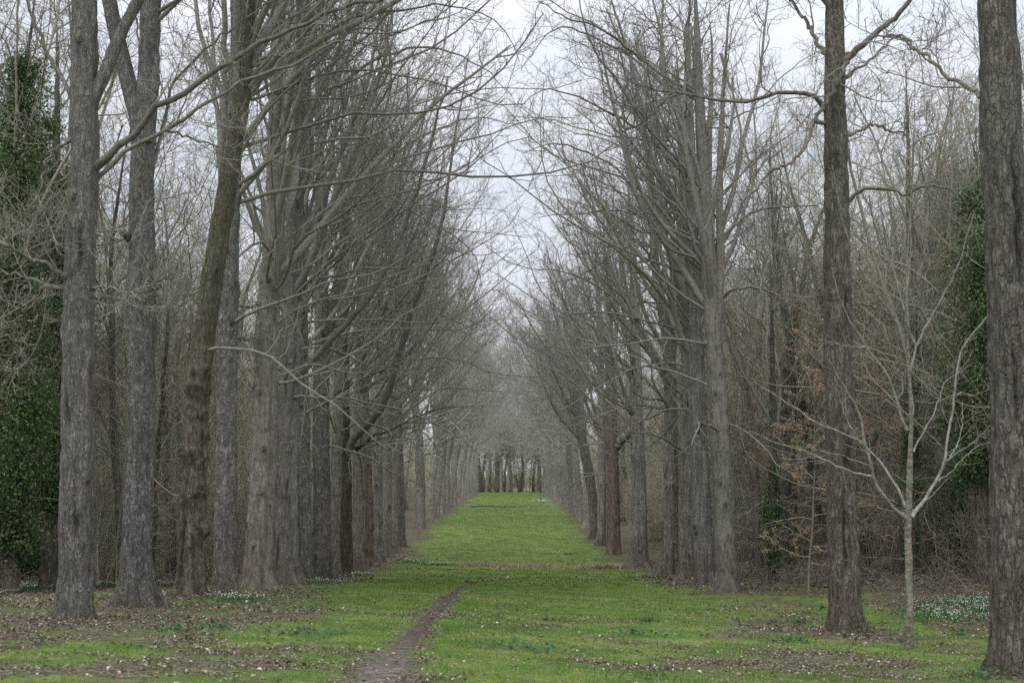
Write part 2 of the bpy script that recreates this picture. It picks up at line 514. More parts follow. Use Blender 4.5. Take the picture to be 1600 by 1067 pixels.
def grassness(x, y):
    """1 on the lawn, 0 on leaf litter / bare soil"""
    el = np.interp(y, [0, 20, 24, 30, 36, 45, 55, 110, 400], [-3, -4.2, -4.6, -4.3, -4.9, -6.4, -7.3, -7.6, -7.6])
    er = np.interp(y, [0, 20, 26, 33, 40, 50, 60, 110, 400], [4.5, 3.9, 3.9, 4.9, 5.9, 7.8, 7.6, 7.4, 7.4])
    n = fbm2(x, y, .28, 4, 3.1)
    n2 = fbm2(x, y, .9, 3, 7.7)
    soft = 2.2
    g = sstep(-soft, soft, x - el + n * 1.8) * sstep(-soft, soft, er - x + n * 1.8)
    # green that creeps into the litter under the near trees
    creep = (.31 + .58 * sstep(-.06, .34, fbm2(x, y * .6, .45, 4, 11.0))) * sstep(85, 50, y)
    g = np.maximum(g, creep * sstep(19, 10, np.abs(x)))
    # leafy bare patches on the lawn near the camera
    pat = sstep(.12, .42, fbm2(x * .5, y * .55, .8, 4, 21.0)) * sstep(60, 24, y)
    g = g * (1 - .75 * pat)
    g = g + n2 * .30
    g = np.where(path_dist(x, y) < .9, np.minimum(g, sstep(-.12, .42, path_dist(x, y) + n2 * .35)), g)
    for tx, ty in FEET:  # brown litter round each trunk, also darkening the ground as painted contact shade
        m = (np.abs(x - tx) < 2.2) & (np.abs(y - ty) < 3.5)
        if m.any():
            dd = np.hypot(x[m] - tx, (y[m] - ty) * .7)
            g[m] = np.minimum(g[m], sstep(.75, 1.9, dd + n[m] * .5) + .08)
    dit = np.exp(-((y - 96.0 - .12 * x - 1.2 * fbm2(x, y * 0, .5, 3, 8.0)) / 1.2) ** 2) * sstep(-5, -1, x)
    g = g * (1 - .45 * dit)
    return np.clip(g, 0, 1)


# ------------------------------------------------------------------ ground sheet
def build_ground():
    def axis(segs):
        out = []
        for a, b, s in segs:
            out.append(np.arange(a, b, s))
        return np.concatenate(out + [[segs[-1][1]]])
    xs = axis([(-700, -120, 40), (-120, -40, 6), (-40, -14, 1.0), (-14, 14, .20), (14, 40, 1.0), (40, 120, 6), (120, 700, 40)])
    ys = axis([(-60, 12, 4), (12, 50, .22), (50, 120, .45), (120, 460, 2.5), (460, 1250, 40)])
    X, Y = np.meshgrid(xs, ys)
    Z = ground(X, Y)
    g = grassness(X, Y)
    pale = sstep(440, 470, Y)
    V = np.stack([X, Y, Z], -1).reshape(-1, 3)
    i = np.arange(len(ys) * len(xs)).reshape(len(ys), len(xs))
    Fq = np.stack([i[:-1, :-1], i[:-1, 1:], i[1:, 1:], i[1:, :-1]], -1).reshape(-1, 4)
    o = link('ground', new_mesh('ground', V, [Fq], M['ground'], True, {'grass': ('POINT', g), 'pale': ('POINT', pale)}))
    o['kind'] = 'structure'
    o['label'] = 'grassy avenue floor fading to brown leaf litter under the trees'


build_ground()


def build_path():
    n = len(PATH)
    T = norm(np.gradient(PATH, axis=0)); S = np.stack([T[:, 1], -T[:, 0], 0 * T[:, 0]], 1)
    cols = np.linspace(-1, 1, 13)
    V = []
    for c in cols:
        wob = 1 + .6 * fbm2(PATH[:, 0] * 0 + c * 3, PATH[:, 1], 1.1, 3, 5.0)
        p = PATH + S * (c * PATH_W * wob)[:, None]
        p[:, 2] = ground(p[:, 0], p[:, 1]) + .016 - .042 * abs(c) ** 2.5 + .012 * fbm2(p[:, 0], p[:, 1], 2.6, 3, 1.0)
        V.append(p)
    V = np.stack(V, 1).reshape(-1, 3)
    i = np.arange(n * 13).reshape(n, 13)
    Fq = np.stack([i[:-1, :-1], i[:-1, 1:], i[1:, 1:], i[1:, :-1]], -1).reshape(-1, 4)
    o = link('path', new_mesh('path', V, [Fq], M['dirt']))
    o['kind'] = 'structure'
    o['label'] = 'narrow trodden dirt path curving across the grass'


build_path()


# ------------------------------------------------------------------ trunks
def trunk_geo(path, rad, sides, seed, flare=0.0, flute=.05, knots=10, burl=0.0, ring=None, lobes=6, rough=1.0, scars=(), burls=()):
    """path (K,3) centreline, rad (K,) radii -> displaced tube; returns V, F, knot"""
    rng = np.random.default_rng(seed)
    K = len(path)
    T = norm(np.gradient(path, axis=0))
    A = np.array([1.0, 0, 0]) if abs(T[:, 0].mean()) < .8 else np.array([0, 1.0, 0])
    U = norm(A[None] - T * (T @ A)[:, None]); W = np.cross(T, U)
    th = np.arange(sides) * 2 * np.pi / sides
    s = np.concatenate([[0], np.cumsum(np.linalg.norm(np.diff(path, axis=0), axis=1))])
    h = path[:, 2]
    R = np.repeat(rad[:, None], sides, 1)
    th2 = th[None] + 0 * R
    if flare:
        ph = rng.random(3) * 6.28
        lob = (.5 + .5 * np.cos(lobes * th2 + ph[0] + .8 * np.sin(th2 + ph[1]))) ** 1.6
        lob = lob * (.55 + .45 * np.cos(th2 * 2 + ph[2]))
        e1 = np.exp(-np.maximum(h, -.1) / .85)[:, None]; e2 = np.exp(-np.maximum(h - .05, -.15) / .30)[:, None]
        R = R * (1 + flare * (.42 * e1 + e2 * (.10 + 1.6 * np.clip(lob, 0, 1)) + .36 * e1 * lob))
    ph = rng.random(4) * 6.28
    tw = .05 * s[:, None] * rng.uniform(-2, 2)
    R = R * (1 + flute * np.cos(5 * th2 + ph[0] + tw + np.sin(.7 * s[:, None] + ph[1])) + flute * .7 * np.cos(3 * th2 + ph[2] - tw))
    P = path[:, None] + R[..., None] * (U[:, None] * np.cos(th)[None, :, None] + W[:, None] * np.sin(th)[None, :, None])
    q = P.reshape(-1, 3) + seed * 3.17
    disp = .055 * rad.mean() * fbm(q * np.array([1.6, 1.6, .9]), 3) + rough * .034 * fbm(q * np.array([7, 7, 2.0]), 4)
    if burl:
        disp = disp + burl * np.maximum(0, fbm(q * np.array([5.5, 5.5, 3.6]), 4) - .02) * np.interp(P.reshape(-1, 3)[:, 2], [0, .5, 6, 8], [.2, 1, 1, .25])
    disp = disp.reshape(R.shape)
    knot = np.zeros_like(R)
    for _ in range(knots):
        k = rng.integers(int(K * .04), K - 1); a = rng.random() * 6.28
        size = rng.uniform(.06, .17) * (rad[k] / .35) ** .5
        dth = np.angle(np.exp(1j * (th2 - a))) * rad[k]
        dd = (dth ** 2 + ((s - s[k])[:, None] * .75) ** 2) / size ** 2
        disp = disp + size * .62 * np.exp(-dd) - size * .5 * np.exp(-dd * 5)
        knot = np.maximum(knot, np.exp(-dd * 2.6))
        dd2 = (dth ** 2 * .35 + ((s - s[k])[:, None] - size * 1.1 + np.abs(dth) * .6) ** 2 * 9) / size ** 2
        knot = np.maximum(knot, .75 * np.exp(-dd2))
    for (hh, ta, amp, size) in burls:
        dth = np.angle(np.exp(1j * (th2 - ta))) * R.mean()
        e = np.exp(-((dth / size) ** 2 + ((h[:, None] - hh) / (size * .75)) ** 2) ** 1.5)
        lump = fbm(q * np.array([8, 8, 7]), 4).reshape(R.shape)
        disp = disp + amp * e * (.7 + 1.1 * lump)
        knot = np.maximum(knot, e * np.clip(.45 - 1.4 * lump, 0, .85))
    for (hh, ta, dh, dw) in scars:
        dth = np.angle(np.exp(1j * (th2 - ta))) * R.mean()
        wv_ = .35 * dw * np.sin(h[:, None] * 9)
        e = np.exp(-((dth + wv_) / dw) ** 2 - ((h[:, None] - hh) / dh) ** 4)
        lip = np.exp(-((np.abs(dth + wv_) - 1.7 * dw) / (.6 * dw)) ** 2 - ((h[:, None] - hh) / (dh * 1.1)) ** 4)
        disp = disp - .06 * e + .03 * lip
        knot = np.maximum(knot, e)
    R = R + disp
    P = path[:, None] + R[..., None] * (U[:, None] * np.cos(th)[None, :, None] + W[:, None] * np.sin(th)[None, :, None])
    i = np.arange(K * sides).reshape(K, sides)
    a = i[:-1]; b = i[1:]
    Fq = np.stack([a, np.roll(a, -1, 1), np.roll(b, -1, 1), b], -1).reshape(-1, 4)
    return P.reshape(-1, 3), Fq, knot.ravel()


def extend(rng, path, H, step=.7, jit=.06, up=.12):
    """continue a leader until height H"""
    path = [np.array(p, float) for p in path]
    D = norm(path[-1] - path[-2])
    while path[-1][2] < H:
        D = norm(D + rng.normal(0, jit, 3) + np.array([0, 0, up]))
        path.append(path[-1] + D * step)
    return np.array(path)


def trunk_radius(h, r0, H):
    t = np.clip(h / H, 0, 1)
    return np.maximum(r0 * (1 - t ** 2.1), .02) * (1 + 0 * h)


def resample3(P, n):
    K = P.shape[1]
    f = np.linspace(0, K - 1.0001, n); i = f.astype(int); w = (f - i)[None, :, None]
    return P[:, i] * (1 - w) + P[:, i + 1] * w


def make_crown(rng, leaders, H, start, dens=1.0, inward=(0, 0, 0), spread=1.0, low=6, low_h=(5, 11), mat='twig', fine=3, nscaf=5, scaf=(10, 16), own=None, arch=5, rmin=.0068):
    """leaders: list of (path, radius) -> mesh of all branches grown from them"""
    geo = Geo()
    inward = np.asarray(inward, float)
    K = 24
    P0 = np.stack([resample(p, K) for p, r in leaders])
    R0 = np.stack([np.interp(np.linspace(0, 1, K), np.linspace(0, 1, len(r)), r) for p, r in leaders])
    main = P0[:1]; mr = R0[:1]
    t_of = lambda h: float(np.clip(np.interp(h, main[0, :, 2], np.linspace(0, 1, K)), 0, .97))
    # steep scaffold limbs that run up beside the leader
    S, SR = spawn(rng, main, mr, nscaf, t_of(start), t_of(H * .62), (36, 22), scaf, .42, 14, .085, .085, .17, .04, .2, bias=inward * .33, shrink=.3)
    geo.tubes(S, SR, 8)
    SP_ = [resample(q, K) for q in S]
    PP = np.concatenate([P0, np.stack(SP_)]); PR = np.concatenate([R0, np.stack([np.interp(np.linspace(0, 1, K), np.linspace(0, 1, 14), r) for r in SR])])
    nl = max(3, int(round(4.3 * dens)))
    ta = t_of(start)
    L1a, R1a = spawn(rng, P0, R0, int(nl * 1.6), ta, .97, (60, 36), (4.0 * spread, 7.6 * spread), .34, 12, .06, .16, .075, .016, .25, bias=inward * .45, shrink=.4)
    L1b, R1b = spawn(rng, PP[len(P0):], PR[len(P0):], nl, .2, .97, (54, 34), (2.6 * spread, 5.6 * spread), .44, 12, .05, .16, .06, .014, .25, bias=inward * .3, shrink=.3)
    A = [L1a, L1b]; AR = [R1a, R1b]
    if low:
        up = [-.02, -.06, -.08, -.07, -.05, -.02, .02, .06, .09, .12, .14]
        L1c, R1c = spawn(rng, main, mr, low, t_of(low_h[0]), t_of(low_h[1]), (70, 55), (6.0 * spread, 10.0 * spread), .22, 12, up, .15, .065, .02, .2, bias=inward * .75, shrink=.2)
        A.append(L1c); AR.append(R1c)
    if arch:
        up = [.03, .03, .02, 0, -.02, -.02, -.02, 0, .04, .07, .1, .1, .1]
        for hA, hB, nn in ((start, H * .55, arch), (H * .5, H * .86, arch)):
            L1d, R1d = spawn(rng, main, mr, nn, t_of(hA), t_of(hB), (52, 42), (10 * spread, 15.5 * spread), .26, 14, up, .17, .075, .020, .16, bias=inward * 1.3 + np.array([0, 0, .5]), shrink=.12)
            tt, rr_ = resample3(L1d, 12), resample3(R1d[..., None], 12)[..., 0]
            geo.tubes(tt, rr_, 6)
            twigs(geo, rng, tt, rr_, (10, 4, fine + 1), ((1.2, 3.2), (.6, 1.5), (.3, .75)), t0=.2, rmin=rmin)
    A = np.concatenate(A); AR = np.concatenate(AR)
    geo.tubes(A, AR, 6)
    twigs(geo, rng, A, AR, (5, 4, fine), ((1.3, 3.2), (.6, 1.5), (.3, .75)), rmin=rmin)
    top, tr = PP[:, 12:], PR[:, 12:]
    twigs(geo, rng, top, tr, (7, 4, fine), ((1.3, 3.2), (.6, 1.5), (.3, .75)), t0=.3, rmin=rmin)
    if own is not None:
        n1, r1 = spawn(rng, own[0], own[1], 4, .2, .95, (55, 40), (.9, 2.6), .5, 8, .05, .16, .03, .010, .3)
        geo.tubes(n1, r1, 5)
        twigs(geo, rng, n1, r1, (6, 4, 2), ((.5, 1.2), (.25, .7), (.2, .4)))
    return geo.mesh('crown', M[mat])


def pixel_limb(pts, d, dd, base, r0, r1, n=22, wob=.03, seed=1):
    rng = np.random.default_rng(seed)
    m = len(pts)
    W = np.array([at(x, y, d + dd * k / (m - 1)) for k, (x, y) in enumerate(pts)]) - base
    P = resample(W, n)
    P[1:-1] += rng.normal(0, wob, (n - 2, 3)) * np.array([1, 1.5, 1])
    R = r0 + (r1 - r0) * np.linspace(0, 1, n) ** .8
    R[0] *= 1.35; R[1] *= 1.12
    return P, R


def avenue_tree(label, px, d, diam, line, mat, limbs=(), seed=1, H=28, start=8, dens=1.0, fork=(), inward=1, flare=.5, flute=.05,
                knots=10, burl=0.0, sides=48, ring=.09, group=None, crown=True, low=5, low_h=(6, 12), scars=(), burls=(), arch=4, extra=None, fine=2, lobes=6, name='avenue_tree', rough=1.0, nscaf=9):
    rng = np.random.default_rng(seed)
    X = (px - 800) / F * d
    # refine so that the foot lands under its pixel column
    base = at(px, 900, d); X = base[0]
    base = np.array([X, d, float(ground(X, d))])
    root = thing(name, label, 'tree', base, 0, group)
    pts = [np.array([0, 0, -.45])] + [np.array([0, 0, 0.0])] + [at(x, y, d) - base for x, y in line]
    pts[1][0] = pts[2][0] * .0
    lead = extend(rng, resample(pts, max(8, int(pts[-1][2] / .8))), H)
    r0 = diam / 2
    # even rings low down, coarser above
    s = np.concatenate([[0], np.cumsum(np.linalg.norm(np.diff(lead, axis=0), axis=1))])
    q = np.concatenate([np.arange(0, min(15, s[-1] * .6), ring), np.linspace(min(15, s[-1] * .6), s[-1], 40)])
    path = np.stack([np.interp(q, s, lead[:, k]) for k in range(3)], 1)
    k = np.ones(9) / 9
    wob = np.stack([np.convolve(np.pad(rng.normal(0, .035, len(path)), 4, mode='edge'), k, 'valid') for _ in range(2)], 1)
    path[:, :2] += wob * np.clip(path[:, 2:3] / 2, 0, 1)
    rad = trunk_radius(np.maximum(path[:, 2], 0), r0, H)
    V, Fq, kn = trunk_geo(path, rad, sides, seed, flare, flute, knots, burl, lobes=lobes, rough=rough, scars=scars, burls=burls)
    link('trunk', new_mesh('trunk', V, [Fq], M[mat], True, {'knot': ('POINT', kn)}), root)
    leaders = [(lead[lead[:, 2] > 0], trunk_radius(lead[lead[:, 2] > 0][:, 2], r0, H))]
    for fpts, fr in fork:
        fp = [at(x, y, d) - base for x, y in fpts]
        zf = fp[0][2] - .7
        fp = [np.array([np.interp(zf, path[:, 2], path[:, kk]) for kk in range(2)] + [zf])] + fp
        fl = extend(rng, resample(fp, 8), H * .93)
        s2 = np.concatenate([[0], np.cumsum(np.linalg.norm(np.diff(fl, axis=0), axis=1))])
        q2 = np.linspace(0, s2[-1], 90)
        p2 = np.stack([np.interp(q2, s2, fl[:, kk]) for kk in range(3)], 1)
        rr = np.maximum(fr * (1 - q2 / s2[-1]) ** .8, .015)
        rr[:4] *= np.array([1.35, 1.2, 1.1, 1.04])
        V, Fq, kn = trunk_geo(p2, rr, 24, seed + 77, 0, .03, 3, 0)
        link('limb', new_mesh('limb', V, [Fq], M[mat], True, {'knot': ('POINT', kn)}), root)
        leaders.append((fl, np.interp(s2, q2, rr)))
    lp, lr = [], []
    for k, lb in enumerate(limbs):
        pts_, dd, ra, rb = lb[:4]
        P, R = pixel_limb(pts_, d, dd, base, ra, rb, seed=seed * 13 + k)
        ra_ = np.interp(P[0, 2], path[:, 2], rad)
        R[:3] = np.minimum(R[:3], ra_ * np.array([.62, .75, .9]) + .01)
        ax = np.array([np.interp(P[0, 2] - max(.12, R[0] * 1.1), path[:, 2], path[:, kk]) for kk in range(3)])
        if np.hypot(*(P[0] - ax)[:2]) < np.interp(P[0, 2], path[:, 2], rad) * 1.8 + .2:
            P = np.concatenate([ax[None], P]); R = np.concatenate([R[:1] * .8, R])
        else:
            P = np.concatenate([P[:1] - (P[1:2] - P[:1]) * .3, P]); R = np.concatenate([R[:1], R])
        g = Geo(); g.tubes(P[None], R[None], 10, True)
        lm = lb[4] if len(lb) > 4 else 'limb'
        link('limb', g.mesh('limb', M[lm]), root)
        if lm != 'raw':
            lp.append(P); lr.append(R * .8)
    own = (np.stack(lp), np.stack(lr)) if lp else None
    if crown:
        link('crown', make_crown(rng, leaders, H, start, dens, (inward, 0, 0), 1.0, low, low_h, fine=fine, nscaf=nscaf, own=own, arch=arch if inward else 0), root)
    if extra: extra(root, base, path, rad)
    return root


def pts_leaf(P, size, rng, normal=None, droop=.3, fold=.25):
    """diamond leaves: 4 vertices, 2 triangles each"""
    n = len(P)
    nrm = norm(rng.normal(0, 1, (n, 3)) if normal is None else normal + rng.normal(0, .55, (n, 3)))
    a = norm(np.cross(nrm, rng.normal(0, 1, (n, 3)))); b = np.cross(nrm, a)
    s = (np.asarray(size) * (.6 + .8 * rng.random(n)))[:, None]
    v0 = P; v1 = P + a * s * .5 + b * s * .36 + nrm * s * fold * .5; v2 = P + a * s; v3 = P + a * s * .5 - b * s * .36 + nrm * s * fold * .5
    V = np.stack([v0, v1, v2, v3], 1).reshape(-1, 3)
    i = np.arange(n)[:, None] * 4
    Fq = np.concatenate([i + np.array([[0, 1, 2]]), i + np.array([[0, 2, 3]])], 1).reshape(-1, 3)
    tint = np.repeat(rng.random(n), 2)
    return V, Fq, tint


def leaf_mesh(name, P, size, rng, mat, normal=None, tint=None, fold=.25):
    V, Fq, tn = pts_leaf(P, size, rng, normal, fold=fold)
    if tint is not None: tn = np.repeat(tint, 2)
    return new_mesh(name, V, [Fq], M[mat], False, {'tint': ('FACE', tn)})


def ivy_on(path, rad_fn, n, rng, h0, h1, size=.11):
    """ivy leaves hugging (and bulging off) a stem"""
    m = max(30, n // 130, int((h1 - h0) * 14))
    h = h0 + (h1 - h0) * rng.random(m) ** 1.3
    c = np.stack([np.interp(h, path[:, 2], path[:, k]) for k in range(2)] + [h], 1)
    th = rng.random(m) * 6.283
    lo_ = vnoise(np.stack([np.cos(th) * .8, np.sin(th) * .8, h * .55], 1) + 31.0)
    r = rad_fn(h) * (.2 + .9 * rng.random(m) ** .8) * np.clip(.85 + .75 * lo_, .25, 1.5) * np.where(rng.random(m) < .14, 1.75, 1.0)
    cc = c + np.stack([np.cos(th) * r, np.sin(th) * r, 0 * r], 1)
    sz = np.clip(rad_fn(h) * rng.uniform(.18, .45, m), .07, .5)
    k = rng.integers(0, m, n)
    off = rng.normal(0, 1, (n, 3)) * sz[k][:, None] * np.array([1.15, 1.15, 1.4])
    off[:, 2] -= .25 * np.hypot(off[:, 0], off[:, 1])
    P = cc[k] + off
    P[:, 2] = np.maximum(P[:, 2], .03)
    out = norm(off + .6 * np.stack([np.cos(th[k]), np.sin(th[k]), np.full(n, .1)], 1) * sz[k][:, None])
    tint = np.clip(.45 + .3 * fbm(P * .9, 2) + .16 * out[:, 2] + rng.normal(0, .2, len(P)), 0, 1)
    return leaf_mesh('ivy', P, size, rng, 'ivy', out, tint)

# ------------------------------------------------------------------ the near trees, one by one
LROW, RROW = 'trees of the row on the left', 'trees of the row on the right'


def T(group, label, px, d, diam, line, mat, **kw):
    return avenue_tree(label, px, d, diam, line, mat, group=group, inward=1 if px < 800 else -1, **kw)


def base_ivy(root, base, path, rad):
    rng = np.random.default_rng(5)
    link('ivy', ivy_on(path + np.array([.28, .05, 0]), lambda h: .16 * np.exp(-h / .9) + .05, 500, rng, 0, 1.5, .07), root)


T(LROW, 'forked tree nearest the left edge, two long limbs reaching over the avenue', 120, 29.5, .66,
  [(121, 700), (122, 600), (124, 470), (128, 350), (131, 250), (131, 160), (132, 80), (132, 0)], 'grey', seed=3, H=27, start=15, scars=[(2.0, -1.25, .35, .035), (7.6, -1.3, .5, .04), (4.2, -1.9, .3, .03)], dens=.6, low=0, flare=.30, lobes=5,
  fork=[([(138, 175), (150, 145), (170, 100), (190, 50), (216, 0), (228, -40)], .15)],
  limbs=[([(148, 262), (185, 232), (240, 176), (319, 124), (394, 75), (487, 30), (560, 6), (640, -14)], -1.5, .085, .03),
         ([(132, 315), (141, 289), (206, 229), (262, 204), (337, 150), (412, 116), (506, 75), (550, 64), (600, 74)], 1.5, .06, .02),
         ([(262, 204), (300, 217), (337, 227), (390, 234), (430, 250)], 1.8, .028, .01),
         ([(114, 156), (95, 118), (75, 86), (58, 45), (41, 0), (30, -40)], 1, .055, .03),
         ([(108, 436), (99, 431), (75, 415), (49, 405), (20, 388), (-20, 376)], -1, .06, .03),
         ([(106, 450), (71, 446), (41, 433), (0, 427), (-40, 430)], 1.5, .045, .02),
         ([(71, 447), (50, 470), (30, 495), (12, 522), (-10, 548)], 1.5, .03, .014),
         ([(112, 217), (88, 232), (75, 247), (66, 275), (62, 300), (37, 337)], -1, .035, .012),
         ([(146, 448), (170, 451), (198, 458), (226, 470)], -2, .03, .016)], crown=True, fine=2)
T(LROW, 'flaky-barked second tree from the left edge with splayed roots and a broken stub', 213, 34, .66,
  [(215, 800), (219, 700), (223, 600), (223, 450), (222, 330), (224, 240), (228, 160), (234, 80), (238, 0)], 'flaky', seed=7, H=27, start=14, dens=.6, low=0, flare=.62, lobes=7,
  fork=[([(215, 185), (206, 150), (195, 109), (184, 65), (176, 30), (165, -20)], .22)],
  limbs=[([(236, 262), (250, 220), (262, 160), (272, 128), (322, 75), (375, 37), (430, 0)], 2, .055, .02),
         ([(238, 452), (247, 446), (252, 437)], -.3, .075, .06), ([(206, 378), (196, 368), (191, 360)], -.4, .11, .09),
         ([(232, 255), (228, 190), (222, 120), (214, 40), (205, -20)], 2, .04, .02)], fine=2)
T(LROW, 'leaning tree with lumpy burrs on its lower trunk and green algae higher up', 298, 40, .66,
  [(300, 840), (303, 740), (306, 640), (313, 560), (325, 480), (336, 400), (352, 310), (368, 210), (382, 110), (388, 0)], 'mossy', seed=11, H=27, start=14, dens=.7, low=1, flare=.55, burl=.10, knots=26, scars=[(1.3, -2.2, 1.2, .06)], burls=[(6.2, -1.2, .13, .3), (5.7, -1.9, .14, .3), (5.0, -1.0, .13, .28), (3.95, -2.6, .17, .26), (3.7, -1.3, .10, .4), (2.9, -.7, .14, .3), (2.6, -1.6, .11, .35), (1.7, -.3, .12, .22), (4.4, -.2, .1, .3)],
  limbs=[([(352, 300), (345, 250), (348, 180), (352, 100), (350, 0)], 1.5, .13, .08)], fine=2)
T(LROW, 'slim straight grey tree standing just behind the leaning burred trunk', 351, 45, .66,
  [(352, 780), (354, 640), (357, 480), (361, 340), (366, 200), (372, 60)], 'flaky', limbs=[([(366, 160), (450, 95), (540, 35), (640, 15), (700, 8), (750, 19), (790, 50), (812, 98)], 2, .07, .012)], seed=15, H=28, start=12, dens=.7, low=1, flare=.5, knots=16)
T(LROW, 'broad pock-marked tree with a wide fluted foot, fifth trunk from the left edge', 402, 50, .90,
  [(404, 850), (408, 760), (414, 640), (419, 500), (427, 380), (432, 260), (434, 120), (432, 0)], 'smooth', seed=19, H=28, start=10, dens=.8, flare=.52, flute=.07, knots=60, lobes=5,
  limbs=[([(412, 470), (402, 476), (388, 480), (376, 477)], -1, .07, .04), ([(412, 520), (400, 527), (386, 532), (370, 528)], -1.2, .06, .03)])
T(LROW, 'hollow fluted tree with a dark split and a limb rising to the right from it', 446, 57, .84,
  [(446, 860), (448, 760), (450, 640), (452, 560), (455, 430), (462, 300), (468, 160), (472, 20)], 'smooth', seed=23, scars=[(8.0, -1.75, .9, .05), (3.8, -1.3, .3, .07), (1.2, -2.2, .8, .05)], H=28, start=10, dens=.85, flare=.6, flute=.11, knots=24,
  limbs=[([(456, 592), (465, 586), (491, 562), (521, 525), (550, 495), (600, 430), (640, 330), (680, 200), (700, 120)], -3, .16, .04)])
T(LROW, 'knotted tree squeezed between the hollow trunk and a speckled grey one', 475, 63, .66,
  [(475, 840), (473, 700), (471, 560), (472, 400), (476, 250), (480, 80)], 'grey', seed=27, H=28, start=9, dens=.85, flare=.45, knots=30,
  limbs=[([(478, 180), (560, 110), (640, 75), (700, 80), (760, 110), (800, 150)], -4, .10, .015)])
T(LROW, 'speckled blue-grey trunk dividing in two well above head height', 503, 69, .84,
  [(503, 820), (502, 700), (502, 600), (503, 480), (503, 360), (500, 240), (495, 100)], 'flaky', seed=31, H=29, start=9, dens=.9, flare=.25,
  limbs=[([(512, 625), (530, 612), (560, 593), (620, 566), (660, 528), (700, 470)], -4, .07, .02)],
  fork=[([(504, 580), (512, 540), (520, 480), (532, 400), (545, 310)], .24)])
T(LROW, 'pale slender trunk left of the dark tree with the swooping limb', 523, 75, .58,
  [(523, 820), (526, 700), (530, 560), (533, 420), (536, 280)], 'smooth', seed=35, H=28, start=9, dens=.9, flare=.3, knots=18)
T(LROW, 'dark brown trunk carrying a thick limb that swoops out to the right', 541, 80, .66,
  [(541, 820), (540, 740), (538, 680), (538, 560), (541, 440), (546, 300)], 'brown', seed=39, H=28, start=9, dens=.9, flare=.35, nscaf=6,
  limbs=[([(541, 712), (547, 694), (563, 673), (592, 645), (612, 593), (628, 540), (642, 490), (665, 430), (690, 350), (705, 250), (722, 150), (735, 70)], -4, .27, .02),
         ([(560, 700), (585, 680), (610, 672), (640, 655), (680, 640), (740, 634)], -5, .09, .025),
         ([(546, 330), (620, 240), (700, 195), (760, 185), (820, 200)], -3, .11, .015)])
LN = [(560, 86, .70, 'smooth', 'ribbed pale trunk just right of the swooping limb'), (577, 94, .56, 'red', 'thin rust-brown trunk with a torn pale strip of bark'),
      (591, 101, .66, 'ribbed', 'grey scaly trunk right of the rust-brown one'), (604, 107, .76, 'smooth', 'stout smooth trunk third from the end of the close-packed left trunks'),
      (616, 113, .68, 'smooth', 'greyish trunk second from the end of the close-packed left trunks'), (627, 119, .62, 'grey', 'last trunk of the close-packed left trunks, a dark hollow at its foot')]
for k, (px, d, w, mt, lab) in enumerate(LN):
    T(LROW, lab, px, d, w, [(px, 800), (px + (2, -5, 0, 3, 4, -3)[k], 640), (px + (3, -8, 2, 7, 9, 4)[k], 480), (px + 8, 320)], mt, seed=43 + 4 * k, H=27 + k % 3, start=9, dens=.95, flare=.5,
      sides=32, ring=.15, knots=22)

T(RROW, 'dark cracked trunk cut by the right edge of the view', 1587, 26, .86,
  [(1586, 900), (1584, 700), (1580, 520), (1572, 330), (1562, 150), (1558, 0)], 'dark', seed=103, scars=[(8.3, -1.4, 1.3, .06), (5.2, -1.8, .8, .035), (3.0, -1.3, .7, .03)], H=26, start=14, dens=.6, low=0, flare=.28, knots=14, fine=2,
  limbs=[([(1545, 160), (1515, 138), (1464, 105), (1430, 75), (1405, 55), (1380, 60)], 3, .05, .02)])
T(RROW, 'brown trunk between the pale sapling and the avenue, ivy at its foot', 1320, 38, .78,
  [(1318, 880), (1315, 760), (1312, 640), (1309, 480), (1307, 320), (1305, 180), (1304, 60), (1303, -20)], 'dark', seed=107, arch=0, scars=[(4.6, -1.25, .55, .15), (2.6, -1.7, 1.0, .03), (8.6, -1.1, .6, .04)], H=27, start=17, dens=.6, low=0, flare=.55, knots=12, fine=2, extra=base_ivy,
  limbs=[([(1310, 104), (1327, 86), (1352, 66), (1379, 44), (1404, 22), (1428, -6), (1450, -40)], -1, .105, .05),
         ([(1327, 86), (1316, 112), (1304, 138), (1291, 160), (1274, 190)], -1.2, .075, .05),
         ([(1274, 190), (1262, 216), (1253, 238), (1232, 256), (1208, 264)], -1.4, .048, .04, 'raw'),
         ([(1208, 264), (1190, 286), (1165, 310), (1140, 340), (1120, 345)], -1.4, .045, .015),
         ([(1296, 92), (1282, 76), (1270, 55), (1258, 32), (1243, 12), (1226, -14)], 1, .07, .035),
         ([(1290, 172), (1278, 160), (1261, 147), (1219, 147), (1147, 158), (1095, 152), (1042, 143), (985, 128)], -1, .07, .02),
         ([(1322, 212), (1340, 206), (1353, 198), (1367, 194), (1390, 205), (1418, 212)], 2, .055, .02),
         ([(1322, 318), (1340, 302), (1358, 295), (1392, 297), (1421, 304), (1447, 291), (1485, 295), (1502, 318)], -1, .055, .025),
         ([(1324, 480), (1340, 474), (1372, 480), (1395, 492), (1416, 490)], 1, .04, .018),
         ([(1325, 120), (1350, 100), (1380, 75), (1400, 58), (1440, 85), (1480, 118)], 2, .045, .018)])
